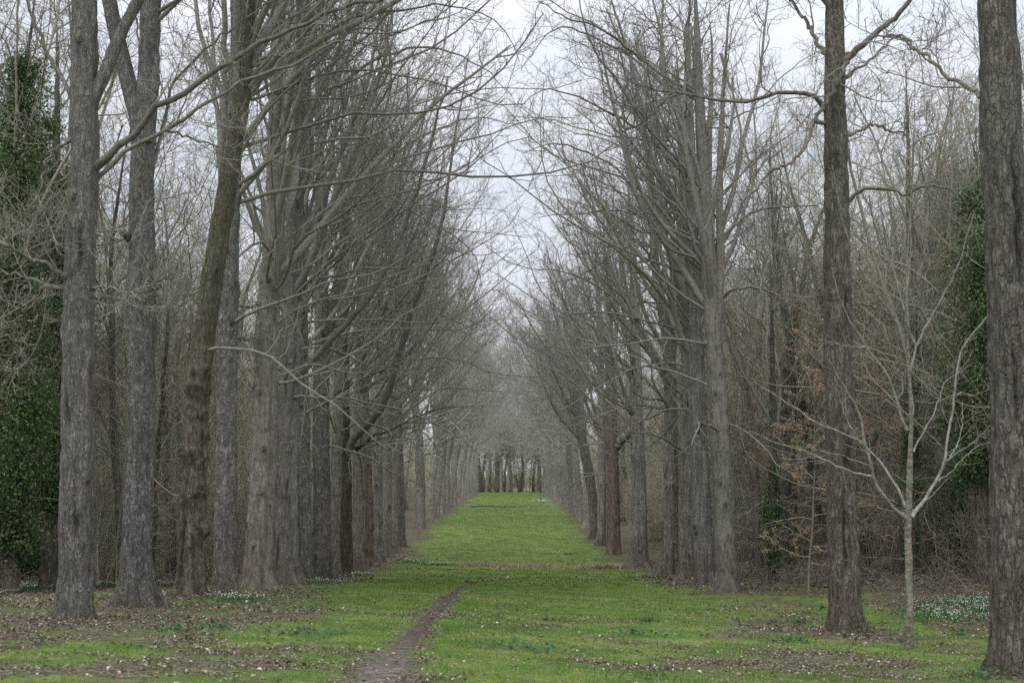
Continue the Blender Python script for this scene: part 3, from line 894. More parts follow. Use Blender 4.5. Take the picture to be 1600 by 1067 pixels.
T(RROW, 'smooth knotted trunk at the front of the right-hand cluster, a drooping limb on its left', 1136, 59, .84,
  [(1133, 840), (1127, 720), (1120, 600), (1113, 500), (1106, 400), (1100, 280), (1092, 140), (1086, 0)], 'smooth', seed=111, H=28, start=11, dens=.8, low=3, flare=.42, knots=34,
  fork=[([(1118, 520), (1124, 460), (1126, 400), (1124, 300), (1128, 180), (1136, 60)], .22)],
  limbs=[([(1104, 424), (1096, 414), (1084, 402), (1050, 392), (1029, 367), (1000, 337), (975, 325)], -1, .085, .035),
         ([(1128, 465), (1148, 452), (1180, 448), (1210, 458), (1245, 464), (1280, 460)], -2, .07, .025),
         ([(1128, 90), (1148, 160), (1165, 240), (1181, 291), (1205, 358), (1203, 400), (1188, 450), (1190, 464)], -3, .05, .03),
         ([(1124, 372), (1150, 350), (1180, 330), (1230, 322), (1278, 322)], 1, .08, .03),
         ([(1094, 150), (1040, 122), (980, 75), (930, 40), (890, 30), (840, 2)], -3, .09, .02)])
T(RROW, 'stout vertically ribbed grey trunk in the middle of the right-hand cluster', 1101, 66, .88,
  [(1097, 840), (1093, 720), (1088, 600), (1084, 480), (1081, 350), (1078, 200), (1074, 60)], 'ribbed', limbs=[([(1080, 280), (1000, 205), (940, 170), (900, 150), (850, 140), (815, 165)], -4, .10, .015)], seed=115, H=29, start=10, dens=.85, low=4, flare=.42, knots=8,
  fork=[([(1086, 460), (1096, 400), (1104, 330), (1108, 230), (1112, 120)], .26)])
T(RROW, 'ribbed grey trunk half hidden behind the stout one of the right-hand cluster', 1074, 74, .88,
  [(1074, 820), (1075, 700), (1075, 560), (1073, 420), (1066, 280), (1060, 120)], 'ribbed', limbs=[([(1062, 160), (1000, 100), (930, 60), (880, 42), (850, 60), (815, 108)], -4, .10, .015)], seed=119, H=29, start=9, dens=.9, flare=.4, knots=10)
T(RROW, 'knobbly trunk forking into two crooked stems at the left of the right-hand cluster', 1047, 82, .82,
  [(1048, 820), (1048, 700), (1047, 610), (1044, 540), (1032, 470), (1022, 400), (1018, 320), (1008, 220)], 'ribbed', seed=123, H=28, start=9, dens=.9, flare=.4, knots=34,
  fork=[([(1046, 590), (1053, 540), (1060, 480), (1062, 400), (1056, 300), (1050, 200)], .22)],
  limbs=[([(1040, 625), (1030, 624), (1018, 624), (1005, 622), (985, 610)], -1, .05, .02),
         ([(1018, 330), (960, 262), (900, 232), (860, 225), (815, 240)], -4, .10, .02)])
T(RROW, 'upright grey-green trunk with root buttresses standing clear of the cluster', 1000, 98, 1.0,
  [(1000, 820), (997, 720), (994, 620), (992, 520), (990, 430), (986, 330)], 'ribbed', seed=127, H=28, start=9, dens=.95, low=5, flare=.62, knots=26, sides=36, ring=.14,
  limbs=[([(996, 655), (980, 640), (955, 625), (925, 600), (905, 570), (885, 545)], -3, .085, .03),
         ([(994, 610), (990, 590), (984, 572), (968, 558), (940, 540)], -3, .07, .025)])
T(RROW, 'reddish trunk with a sawn thick limb stub pointing up to the right', 959, 122, 1.10,
  [(958, 800), (956, 700), (954, 600), (952, 500), (950, 400), (946, 300)], 'red', seed=131, H=28, start=10, dens=.95, flare=.4, knots=18, sides=32, ring=.18,
  limbs=[([(962, 700), (968, 690), (976, 682), (985, 672)], -.5, .40, .34)])
T(RROW, 'thin grey-green trunk tucked close to the left of the reddish one', 939, 136, .85,
  [(940, 800), (940, 700), (938, 600), (934, 480), (928, 360)], 'ribbed', seed=135, H=28, start=9, dens=.95, flare=.3, sides=24, ring=.25, knots=8)
T(RROW, 'trunk that leans steeply to the left across its upright neighbours', 930, 145, 1.0,
  [(928, 800), (920, 740), (908, 680), (899, 630), (890, 570), (882, 500), (874, 420)], 'grey', seed=139, H=27, start=9, dens=.95, flare=.3, sides=28, ring=.22, knots=12)

# ------------------------------------------------------------------ far trees of both rows: copies of six grown patterns
def template(seed, diam, H, mat, start, twig='twighaze'):
    rng = np.random.default_rng(seed)
    lead = extend(rng, [np.array([0, 0, -.5]), np.array([0, 0, 0.]), np.array([rng.normal(0, .03), rng.normal(0, .03), 1.0])], H, .7, .05, .1)
    s = np.concatenate([[0], np.cumsum(np.linalg.norm(np.diff(lead, axis=0), axis=1))])
    q = np.concatenate([np.arange(0, 12, .3), np.linspace(12, s[-1], 26)])
    path = np.stack([np.interp(q, s, lead[:, k]) for k in range(3)], 1)
    rad = trunk_radius(np.maximum(path[:, 2], 0), diam / 2, H)
    V, Fq, kn = trunk_geo(path, rad, 20, seed, .42, .05, 10)
    root = thing('avenue_tree', 'tree', 'tree', (0, 0, -100))
    link('trunk', new_mesh('trunk', V, [Fq], M[mat], True, {'knot': ('POINT', kn)}), root)
    lead = lead[lead[:, 2] > 0]
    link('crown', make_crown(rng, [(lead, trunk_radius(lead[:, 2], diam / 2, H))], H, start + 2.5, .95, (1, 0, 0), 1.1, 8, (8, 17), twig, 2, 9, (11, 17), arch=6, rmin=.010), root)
    return root


def drop(root):
    for ch in list(root.children):
        bpy.data.objects.remove(ch)
    bpy.data.objects.remove(root)


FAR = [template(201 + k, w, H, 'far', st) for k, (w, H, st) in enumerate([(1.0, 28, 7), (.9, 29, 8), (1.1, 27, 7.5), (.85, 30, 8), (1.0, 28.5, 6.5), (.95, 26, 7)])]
rr = random.Random(4)
LF = [658, 672, 681, 690, 697, 704, 710, 716, 721, 725.5, 729.5, 733, 736, 738.7, 741, 743]
RF = [918, 909, 901, 894, 887.5, 882, 877, 873, 869, 866, 863, 860.5, 858.3, 856.3, 854.5, 853]
LROWX = lambda d: -9.05 if d < 170 else -9.1
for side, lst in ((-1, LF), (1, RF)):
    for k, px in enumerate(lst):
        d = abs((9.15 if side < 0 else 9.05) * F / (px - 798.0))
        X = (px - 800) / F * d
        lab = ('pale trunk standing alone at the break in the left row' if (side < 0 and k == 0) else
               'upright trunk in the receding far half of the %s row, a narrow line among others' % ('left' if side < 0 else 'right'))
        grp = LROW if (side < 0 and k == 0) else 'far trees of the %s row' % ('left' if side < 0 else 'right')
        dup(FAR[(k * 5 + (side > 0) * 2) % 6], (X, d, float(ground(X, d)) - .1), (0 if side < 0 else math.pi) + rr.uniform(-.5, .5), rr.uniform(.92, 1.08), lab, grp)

# trees that close the far end
k = 0
for Y in (395, 402, 410, 418, 426):
    for i in range(11):
        X = -16 + i * 3.2 + rr.uniform(-1.1, 1.1) + (Y - 398) * .08
        if rr.random() < .18: continue
        dup(FAR[k % 6], (X, Y + rr.uniform(-3, 3), float(ground(X, Y)) - .1), rr.uniform(0, 6.28), rr.uniform(.7, .95),
            'thin tree standing across the far end of the avenue', 'trees across the far end', {'trunk': M['ribbed']})
        k += 1
for t in FAR: drop(t)

# ------------------------------------------------------------------ the woods either side
def wood_template(seed, diam, H, mat, twig, start):
    rng = np.random.default_rng(seed)
    lead = extend(rng, [np.array([0, 0, -.4]), np.array([0, 0, 0.]), np.array([rng.normal(0, .06), rng.normal(0, .06), 1.0])], H, .7, .07, .09)
    s = np.concatenate([[0], np.cumsum(np.linalg.norm(np.diff(lead, axis=0), axis=1))])
    q = np.linspace(0, s[-1], 60)
    path = np.stack([np.interp(q, s, lead[:, k]) for k in range(3)], 1)
    V, Fq, kn = trunk_geo(path, trunk_radius(np.maximum(path[:, 2], 0), diam / 2, H), 14, seed, .3, .03, 4)
    root = thing('woodland_tree', 'tree', 'tree', (0, 0, -100))
    link('trunk', new_mesh('trunk', V, [Fq], M[mat], True, {'knot': ('POINT', kn)}), root)
    lead = lead[lead[:, 2] > 0]
    link('crown', make_crown(rng, [(lead, trunk_radius(lead[:, 2], diam / 2, H))], H, start, .75, (0, 0, 0), .85, 5, (3, 9), twig, 3, 3, (5, 9)), root)
    return root


def shrub_mesh(seed, mat, n=11, hgt=(4.5, 9), lean=(4, 24), r=.03, base=.8):
    rng = np.random.default_rng(seed)
    th = rng.random(n) * 6.28; b = base * rng.random(n) ** .5
    P0 = np.stack([np.cos(th) * b, np.sin(th) * b, np.full(n, -.2)], 1)
    an = np.radians(lean[0] + (lean[1] - lean[0]) * rng.random(n))
    D = np.stack([np.cos(th) * np.sin(an), np.sin(th) * np.sin(an), np.cos(an)], 1)
    K = 10; L = rng.uniform(*hgt, n)
    P = np.empty((n, K, 3)); P[:, 0] = P0
    for k in range(1, K):
        D = norm(D + rng.normal(0, .09, D.shape) + np.array([0, 0, .02]))
        P[:, k] = P[:, k - 1] + D * (L / (K - 1))[:, None]
    r0 = r * rng.uniform(.5, 1.3, n)
    R = r0[:, None] * np.linspace(1, .25, K)[None]
    g = Geo(); g.tubes(P, R, 6)
    a, ra = spawn(rng, P, R, 7, .12, .98, (50, 30), (1.2, 3.0), .55, 8, .03, .17, .02, .010, .35, shrink=.45)
    g.tubes(a, ra, 4)
    b, rb = spawn(rng, a, ra, 5, .1, .98, (58, 35), (.5, 1.4), .6, 6, .04, .2, .012, .007, .5, shrink=.4)
    g.tubes(b, rb, 3)
    c, rc = spawn(rng, b, rb, 2, .2, .98, (55, 35), (.2, .6), .7, 3, .05, .14, .01, .006, .7, shrink=.3)
    g.tubes(c, rc, 3)
    return g.mesh('leafless_shrub', M[mat])


WT = [wood_template(301, .42, 21, 'grey', 'wood_olive', 5), wood_template(302, .30, 18, 'smooth', 'wood_brown', 4),
      wood_template(303, .5, 24, 'flaky', 'wood_olive', 6), wood_template(304, .24, 15, 'mossy', 'wood_olive', 3)]
rr = random.Random(11)


def scatter(side, n, y0, y1, depth, gap, mind):
    out = []
    tries = 0
    while len(out) < n and tries < n * 60:
        tries += 1
        Y = y0 + (y1 - y0) * rr.random() ** 1.25
        edge = 13.0 + gap(Y)
        X = side * (edge + depth * rr.random() ** 1.4)
        if abs(X) / Y > .50: continue
        if side > 0 and 11 < X < 21 and 48 < Y < 76 and rr.random() < .7: continue
        if any((X - a) ** 2 + (Y - b) ** 2 < mind ** 2 for a, b in out): continue
        out.append((X, Y))
    return out


gapL = lambda Y: 1.5 if Y > 60 else 1.5 + (60 - Y) * .28
gapR = lambda Y: .8 if Y > 80 else .8 + (80 - Y) * .13
for side, word, gap in ((-1, 'left', gapL), (1, 'right', gapR)):
    for k, (X, Y) in enumerate(scatter(side, 110, 50, 230, 34, gap, 2.3)):
        dup(WT[(k * 3 + (side > 0)) % 4], (X, Y, float(ground(X, Y)) - .05), rr.uniform(0, 6.28), rr.uniform(.75, 1.1),
            'slim bare tree deep in the wood on the %s side' % word, 'bare trees of the %s wood' % word)
for k, (X, Y) in enumerate(scatter(1, 46, 62, 150, 30, gapR, 2.0)):
    dup(WT[k % 3], (X, Y, float(ground(X, Y)) - .05), rr.uniform(0, 6.28), rr.uniform(.95, 1.25), 'slim bare tree deep in the wood on the right side', 'bare trees of the right wood')
for t in WT: drop(t)

SH = [shrub_mesh(401, 'wood_olive'), shrub_mesh(402, 'wood_brown', 14, (3, 6.5), (8, 34), .024), shrub_mesh(403, 'wood_olive', 8, (6, 11), (2, 16), .042, .6),
      shrub_mesh(404, 'wood_brown', 10, (4, 8), (4, 26), .03), shrub_mesh(405, 'wood_olive', 16, (2.2, 4.5), (8, 40), .018)]
for side, word, gap in ((-1, 'left', gapL), (1, 'right', gapR)):
    for k, (X, Y) in enumerate(scatter(side, 145, 44, 210, 30, gap, 1.3)):
        j = rr.choice([0, 0, 2, 4, 1] if side < 0 else [1, 0, 3, 4, 0, 2])
        o = link('leafless_shrub', SH[j], None, (X, Y, float(ground(X, Y))), rr.uniform(0, 6.28), rr.uniform(.8, 1.25))
        tag(o, 'tangled leafless shrub of thin stems under the trees of the %s wood' % word, 'shrub', 'leafless shrubs of the %s wood' % word)


for k in range(58):
    X, Y = rr.uniform(-16, 16), rr.uniform(399, 430)
    o = link('leafless_shrub', SH[k % 5], None, (X, Y, float(ground(X, Y))), rr.uniform(0, 6.28), rr.uniform(.7, 1.2))
    tag(o, 'dim bush among the trunks closing the far end of the avenue', 'shrub', 'bushes across the far end')


def far_wood():
    rng = np.random.default_rng(77)
    g = Geo()
    XY = []
    while len(XY) < 3000:
        Y = rng.uniform(70, 470); s = rng.choice([-1, 1])
        X = s * rng.uniform(30 if Y < 230 else 14, 110)
        if abs(X) / Y > .52: continue
        XY.append((X, Y))
    for _ in range(70):
        XY.append((rng.uniform(-30, 30), rng.uniform(425, 440)))
    for _ in range(420):
        XY.append((rng.uniform(-75, 75), rng.uniform(610, 660)))
    XY = np.array(XY); n = len(XY); K = 9
    Z = ground(XY[:, 0], XY[:, 1])
    H = rng.uniform(7, 19, n)
    P = np.empty((n, K, 3)); P[:, 0] = np.c_[XY, Z - .3]
    D = norm(np.c_[rng.normal(0, .08, (n, 2)), np.ones(n)])
    for k in range(1, K):
        D = norm(D + rng.normal(0, .06, (n, 3)) + np.array([0, 0, .05]))
        P[:, k] = P[:, k - 1] + D * (H / (K - 1))[:, None]
    R = (rng.uniform(.04, .15, n))[:, None] * np.linspace(1, .2, K)[None]
    g.tubes(P, R, 5)
    a, ra = spawn(rng, P, R, 13, .06, .97, (55, 30), (1.8, 4.5), .4, 5, .06, .15, .05, .02, .4, shrink=.4)
    g.tubes(a, ra, 3)
    b, rb = spawn(rng, a, ra, 5, .15, .97, (55, 35), (.8, 2.0), .6, 3, .06, .15, .03, .014, .6, shrink=.4)
    g.tubes(b, rb, 3)
    o = link('far_woodland', g.mesh('far_woodland', M['wood_olive']))
    tag(o, 'grey-brown mass of bare woodland far behind the rows', 'woodland', None, 'stuff')


far_wood()

# ------------------------------------------------------------------ ivy-clad trees
def ivy_tree(label, px, d, diam, H, line, ivy_r, h0, h1, n, seed, size=.12, group='ivy-clad trees', start=9, mat='dark', skirt=0, crown=True):
    rng = np.random.default_rng(seed)

    def extra(root, base, path, rad):
        link('ivy', ivy_on(path, lambda h: ivy_r * np.clip(np.sin(np.pi * np.clip((h - h0 + .8) / (h1 - h0 + 1.2), 0, 1)), (.22 if h1 > 10 else .12), 1) ** .45, n, rng, h0, h1, size), root)
    return avenue_tree(label, px, d, diam, line, mat, (), seed, H, start, .7, group=group, inward=0, flare=.3, sides=20, ring=.25, low=3, low_h=(5, 10), extra=extra, crown=crown, name='woodland_tree', nscaf=4)


ivy_tree('ivy-smothered tree filling the left edge of the view', 18, 47, .5, 21, [(16, 700), (22, 400), (34, 150), (50, 40)], 1.3, 1.4, 18.0, 52000, 501, .10)
ivy_tree('dark trunk with shaggy ivy, seen just left of the nearest left trunk', 78, 52, .62, 22, [(80, 700), (82, 500), (86, 300), (90, 100)], 1.0, 3.0, 15.5, 36000, 502, .10)
ivy_tree('slimmer ivied stem behind the two big ivied trees at the left edge', 48, 60, .4, 21, [(46, 700), (44, 500), (52, 250)], 1.0, .4, 20.0, 30000, 509, .10)
ivy_tree('thin stem sheathed in ivy between the right-hand cluster and the brown trunk', 1208, 66, .42, 15, [(1208, 700), (1206, 500), (1200, 300)], .36, .6, 5.4, 7500, 503, .085, start=6)
ivy_tree('trunk with ivy climbing it right behind the pale sapling', 1424, 60, .55, 22, [(1425, 700), (1426, 500), (1420, 300), (1415, 100)], .42, .3, 10, 12000, 504, .085, start=8)
ivy_tree('ivy-choked tree behind the trunk at the right edge', 1535, 54, .5, 17, [(1532, 700), (1530, 400), (1525, 200)], 1.45, 4.5, 15.5, 44000, 505, .10)
ivy_tree('short ivy-covered tree low down beside the right edge trunk', 1516, 62, .4, 12, [(1516, 700), (1514, 500)], 1.0, .3, 6.5, 24000, 506, .10, start=5)
ivy_tree('tall tree with loose green ivy in its top, above the pale sapling at the right', 1500, 74, .5, 22, [(1502, 600), (1500, 400), (1496, 250)], 2.9, 11.0, 21.0, 52000, 507, .12, start=9)
ivy_tree('thin stem with a ragged ivy coat just behind the foot of the sapling', 1456, 70, .3, 13, [(1456, 700), (1458, 500)], .42, .3, 5.5, 7000, 508, .085, start=5)

# ------------------------------------------------------------------ beeches that keep their copper leaves
def beech(label, px, d, H, seed, nleaf=10):
    rng = np.random.default_rng(seed)
    base = at(px, 880, d); base[2] = float(ground(base[0], d))
    root = thing('beech_sapling', label, 'tree', base, 0, 'copper-leaved young beeches')
    lead = extend(rng, [np.array([0, 0, -.2]), np.array([0, 0, .1]), np.array([.03, 0, .8])], H, .5, .06, .1)
    R = np.maximum(.055 * (1 - np.clip(lead[:, 2] / H, 0, 1)) ** .8, .008)
    g = Geo(); g.tubes(lead[None], R[None], 8)
    link('trunk', g.mesh('trunk', M['limb']), root)
    P, RR = lead[None], R[None]
    up = [-.02] * 9
    a, ra = spawn(rng, P, RR, 34, .12, .97, (80, 50), (1.6, 3.4), .5, 10, up, .08, .022, .008, .3, shrink=.5)
    b, rb = spawn(rng, a, ra, 7, .2, .98, (50, 35), (.5, 1.2), .6, 6, -.02, .10, .01, .005, .5, shrink=.4)
    g = Geo(); g.tubes(a, ra, 4); g.tubes(b, rb, 3)
    link('crown', g.mesh('crown', M['wood_brown']), root)
    keep = rng.random(len(b)) < sstep(-.28, .2, vnoise(b[:, 2] * np.array([.35, .35, 1.1]) + seed)) * .95 + .03
    B = b[keep]
    n = len(B) * nleaf
    idx = rng.integers(0, len(B), n)
    p, tan, _ = along(B, np.ones(B.shape[:2]), idx, rng.random(n))
    p = p + rng.normal(0, .035, p.shape)
    link('leaves', leaf_mesh('leaves', p, .085, rng, 'copper', np.tile([0, -.5, 1.0], (n, 1))), root)


beech('young beech holding tiers of copper leaves left of the brown trunk', 1262, 57, 9.5, 601, 34)
beech('copper-leaved beech half hidden behind the brown trunk', 1338, 63, 9.0, 602, 30)
beech('taller thin-leaved beech close to the right-hand cluster of trunks', 1182, 70, 12.5, 603, 34)
beech('low copper-leaved beech behind the pale sapling', 1405, 68, 7.0, 604, 13)
beech('tall beech with a haze of copper leaves, between cluster and ivied stem', 1232, 78, 13.5, 605, 36)

# ------------------------------------------------------------------ the pale sapling
def sapling():
    d = 33.0; rng = np.random.default_rng(9)
    base = at(1420, 1010, d); base[2] = float(ground(base[0], d))
    root = thing('sapling', 'slender pale sapling with a white mottled stem branching wide at chest height', 'tree', base)
    P = resample([np.array([0, 0, -.15])] + [at(x, y, d) - base for x, y in [(1420, 1000), (1421, 930), (1419, 860), (1419, 815), (1421, 740), (1424, 660), (1421, 590), (1417, 520), (1417, 440), (1419, 380), (1424, 300), (1428, 200), (1430, 120)]], 90)
    s = np.linspace(0, 1, 90)
    rad = np.interp(s, [0, .05, .3, .34, .6, 1], [.105, .078, .074, .054, .030, .009])
    V, Fq, kn = trunk_geo(P, rad, 16, 91, .25, .03, 10)
    link('trunk', new_mesh('trunk', V, [Fq], M['pale'], True, {'knot': ('POINT', kn * .5)}), root)
    # pixel positions measured on an enlargement
    e = lambda q: [(1230 + x * .328, 480 + y * .328) for x, y in q]
    e2 = lambda q: [(1230 + x * .328, 200 + y * .328) for x, y in q]
    BR = [(e([(575, 1010), (545, 990), (490, 935), (440, 870), (410, 800), (400, 760), (370, 640), (340, 500), (290, 400), (240, 330), (200, 250)]), -.8, .052, .014),
          (e([(565, 955), (535, 880), (470, 770), (400, 685), (330, 630), (250, 595), (150, 555), (60, 495), (-40, 430), (-160, 350)]), .6, .035, .008),
          (e([(405, 805), (330, 790), (250, 765), (160, 720), (60, 680), (-40, 650), (-180, 590)]), -1.4, .024, .006),
          (e([(400, 760), (320, 730), (240, 700), (130, 675), (60, 660)]), .5, .014, .005),
          (e([(590, 1000), (620, 965), (690, 860), (740, 760), (765, 640), (790, 470), (810, 300), (830, 215), (870, 140), (950, 45)]), .8, .046, .014),
          (e([(750, 735), (800, 700), (860, 665), (920, 610), (985, 540)]), -.5, .022, .008),
          (e([(720, 830), (770, 790), (830, 730), (890, 675), (970, 640)]), 1.0, .018, .007),
          (e([(775, 715), (815, 640), (835, 540), (833, 450)]), 1.2, .016, .006),
          (e([(572, 585), (545, 520), (520, 440), (490, 350), (440, 265), (380, 190), (320, 95), (270, 0), (235, -90), (215, -190)]), -.6, .034, .012),
          (e([(520, 445), (545, 405), (548, 350), (530, 290)]), .4, .012, .005),
          (e([(600, 690), (640, 610), (700, 500), (730, 420), (755, 345), (800, 325), (865, 275)]), 1.0, .022, .006),
          (e([(580, 310), (605, 240), (612, 180), (660, 90), (720, -10)]) + e2([(820, 640), (870, 470), (890, 400)]), .7, .034, .010),
          (e([(610, 180), (585, 120), (572, 60)]) + e2([(570, 800), (585, 620), (590, 450)]), -.5, .026, .010),
          (e([(555, 180), (540, 110), (490, 30)]) + e2([(440, 810), (360, 690), (300, 560), (250, 380), (215, 180)]), -.9, .026, .008),
          (e2([(560, 870), (520, 720), (490, 560), (480, 490)]), .5, .016, .006),
          (e([(375, 190), (330, 188), (250, 178), (150, 150)]), .4, .012, .005),
          (e([(365, 650), (320, 600), (270, 500), (245, 410), (236, 330)]), -.5, .018, .006)]
    for k, (q, dd, ra, rb) in enumerate(BR):
        Q, R = pixel_limb(q, d, dd, base, ra, rb, 20, .012, 50 + k)
        t = np.linspace(0, 1, 20)[:, None]
        g = Geo(); g.tubes(Q[None], R[None], 7)
        a, ra2 = spawn(rng, Q[None], R[None], 5, .3, .95, (50, 35), (.35, 1.1), .5, 7, .07, .10, .009, .004, .5)
        g.tubes(a, ra2, 4)
        b, rb2 = spawn(rng, a, ra2, 2, .3, .9, (45, 35), (.2, .5), .7, 4, .08, .1, .006, .003, .6)
        g.tubes(b, rb2, 3)
        link('branch', g.mesh('branch', M['paletwig']), root)


sapling()

# ------------------------------------------------------------------ undergrowth and ground cover
def bramble(label, cx, cy, rx, ry, h, seed, name='bramble_thicket'):
    rng = np.random.default_rng(seed)
    n = int(150 * rx * ry / 6) + 60
    a = rng.random(n) * 6.28; r = rng.random(n) ** .5
    x = cx + np.cos(a) * r * rx; y = cy + np.sin(a) * r * ry
    base = np.stack([x, y, ground(x, y) - .05], 1)
    D = norm(np.c_[rng.normal(0, .7, (n, 2)), np.full(n, 1.0)])
    K = 9; L = h * rng.uniform(.9, 1.9, n)
    P = np.empty((n, K, 3)); P[:, 0] = base
    for k in range(1, K):
        D = norm(D + rng.normal(0, .12, D.shape) + np.array([0, 0, -.2]))
        P[:, k] = P[:, k - 1] + D * (L / (K - 1))[:, None]
    P[:, :, 2] = np.maximum(P[:, :, 2], ground(P[:, :, 0], P[:, :, 1]) + .03)
    o0 = np.array([cx, cy, float(ground(cx, cy))])
    P = P - o0
    R = np.full((n, K), .009) * np.linspace(1.2, .6, K)
    g = Geo(); g.tubes(P, R, 4)
    c, rc = spawn(rng, P, R, 4, .15, .95, (60, 40), (.25, .7), .7, 4, -.02, .2, .01, .005, .7)
    g.tubes(c, rc, 3)
    root = thing(name, label, 'undergrowth', o0, 0, 'bramble thickets')
    link('stems', g.mesh('stems', M['wood_brown']), root)
    m = n * 16
    idx = rng.integers(0, n, m)
    p, _, _ = along(P, R, idx, .2 + .8 * rng.random(m))
    p = p + rng.normal(0, .09, p.shape)
    tint = np.clip(.5 + .35 * fbm(p * .8 + seed, 2) + rng.normal(0, .22, m), 0, 1)
    link('leaves', leaf_mesh('leaves', p, .075, rng, 'bramble', np.tile([0, -.3, 1.0], (m, 1)), tint), root)


BR_ = [(14.0, 64, 2.6, 2.2, .8, 'brown bramble thicket at the foot of the copper beeches'), (17.5, 58, 3.0, 2.2, 1.0, 'wide bramble thicket behind the brown trunk'),
       (19.5, 53, 2.8, 2.2, 1.1, 'olive bramble mound right of the pale sapling'), (11.8, 74, 2.0, 2.5, .7, 'low bramble patch just behind the right-hand cluster'),
       (21.5, 60, 3.0, 2.5, 1.3, 'taller bramble mound behind the right edge trunk'), (22, 68, 3.4, 2.6, 1.3, 'bramble bank deep in the right wood'), (15.5, 74, 3, 2.5, 1.0, 'bramble bank behind the thin ivied stem'),
       (-17, 60, 3, 2.2, .8, 'brown bramble thicket behind the second left trunk'), (-22, 56, 3, 2, .8, 'bramble thicket beside the far left ivied tree'), (-14, 66, 2.2, 2.2, .7, 'bramble thicket behind the leaning trunk')]
for k, (x, y, a, b, h, lab) in enumerate(BR_): bramble(lab, x, y, a, b, h, 700 + k)


def blades(name, x, y, hgt, wid, rng, mat, lean=.45, tint=None):
    n = len(x)
    z = ground(x, y)
    th = rng.random(n) * 6.28
    # turned mostly across the line of sight is not assumed: any heading
    s = np.stack([np.cos(th), np.sin(th), 0 * th], 1) * (wid * .5)[:, None]
    ph = rng.random(n) * 6.28
    l = np.stack([np.cos(ph), np.sin(ph), 0 * ph], 1) * (hgt * lean * rng.random(n))[:, None]
    B = np.stack([x, y, z - .005], 1)
    mid = B + l * .35 + np.array([0, 0, 1.0]) * (hgt * .55)[:, None]
    tip = B + l + np.array([0, 0, 1.0]) * hgt[:, None]
    V = np.stack([B - s, B + s, mid + s * .7, mid - s * .7, tip], 1).reshape(-1, 3)
    i = np.arange(n)[:, None] * 5
    q = i + np.array([[0, 1, 2, 3]]); t = i + np.array([[3, 2, 4]])
    if tint is None: tint = rng.random(n)
    me = new_mesh(name, V, [q, t], M[mat], True, {'tint': ('FACE', np.concatenate([tint, tint]))})
    return me


def grass():
    rng = np.random.default_rng(88)
    xs, ys, hs, ws = [], [], [], []
    for y0, y1, den, h, w, half in ((17, 30, 620, .055, .009, 12), (30, 45, 330, .06, .012, 13), (45, 70, 130, .07, .018, 12), (70, 120, 34, .08, .032, 9.5), (120, 200, 14, .09, .05, 9), (200, 380, 5, .10, .08, 9)):
        n = int(den * (y1 - y0) * half * 2)
        x = rng.uniform(-half, half, n); y = rng.uniform(y0, y1, n)
        k = np.abs(x) / y < .385
        x, y = x[k], y[k]
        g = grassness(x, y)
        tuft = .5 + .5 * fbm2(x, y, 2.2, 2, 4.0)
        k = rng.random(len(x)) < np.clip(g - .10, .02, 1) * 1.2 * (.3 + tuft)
        x, y, tuft = x[k], y[k], tuft[k]
        xs.append(x); ys.append(y)
        hs.append(h * (.45 + 1.1 * tuft ** 1.5) * rng.uniform(.5, 1.35, len(x))); ws.append(w * rng.uniform(.7, 1.2, len(x)))
    x, y, h, w = map(np.concatenate, (xs, ys, hs, ws))
    tint = np.clip(.5 + .32 * fbm2(x, y, .5, 3, 9.0) + .25 * fbm2(x, y, .12, 2, 2.0) + rng.normal(0, .17, len(x)), 0, 1)
    o = link('grass', blades('grass', x, y, h, w, rng, 'grass', .8, tint))
    tag(o, 'short bright green grass covering the avenue floor', 'grass', None, 'stuff')
    return len(x)


NB = grass()


def litter():
    rng = np.random.default_rng(89)
    xs, ys = [], []
    for y0, y1, den, half in ((17, 32, 420, 14), (32, 50, 190, 20), (50, 80, 46, 26), (80, 140, 9.0, 22)):
        n = int(den * (y1 - y0) * half * 2)
        x = rng.uniform(-half, half, n); y = rng.uniform(y0, y1, n)
        k = (np.abs(x) / y < .4)
        x, y = x[k], y[k]
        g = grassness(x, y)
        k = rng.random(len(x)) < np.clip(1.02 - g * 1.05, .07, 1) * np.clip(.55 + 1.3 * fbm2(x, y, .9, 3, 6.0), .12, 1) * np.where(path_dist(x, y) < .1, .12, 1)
        xs.append(x[k]); ys.append(y[k])
    x = np.concatenate(xs); y = np.concatenate(ys)
    z = ground(x, y) + .012 + .02 * rng.random(len(x))
    sz = np.where(y < 34, .050, np.where(y < 60, .066, .12)) * np.clip(np.exp(rng.normal(0, .3, len(x))), .5, 1.6)
    tint = np.where(rng.random(len(x)) < .04, .95 + .04 * rng.random(len(x)), rng.random(len(x)) * .9)
    P = np.stack([x, y, z], 1)
    o = link('leaf_litter', leaf_mesh('leaf_litter', P, sz, rng, 'litter', np.tile([0, 0, 2.2], (len(x), 1)), tint, .35))
    tag(o, 'brown and bleached dead leaves strewn over the ground', 'leaf litter', None, 'stuff')


litter()


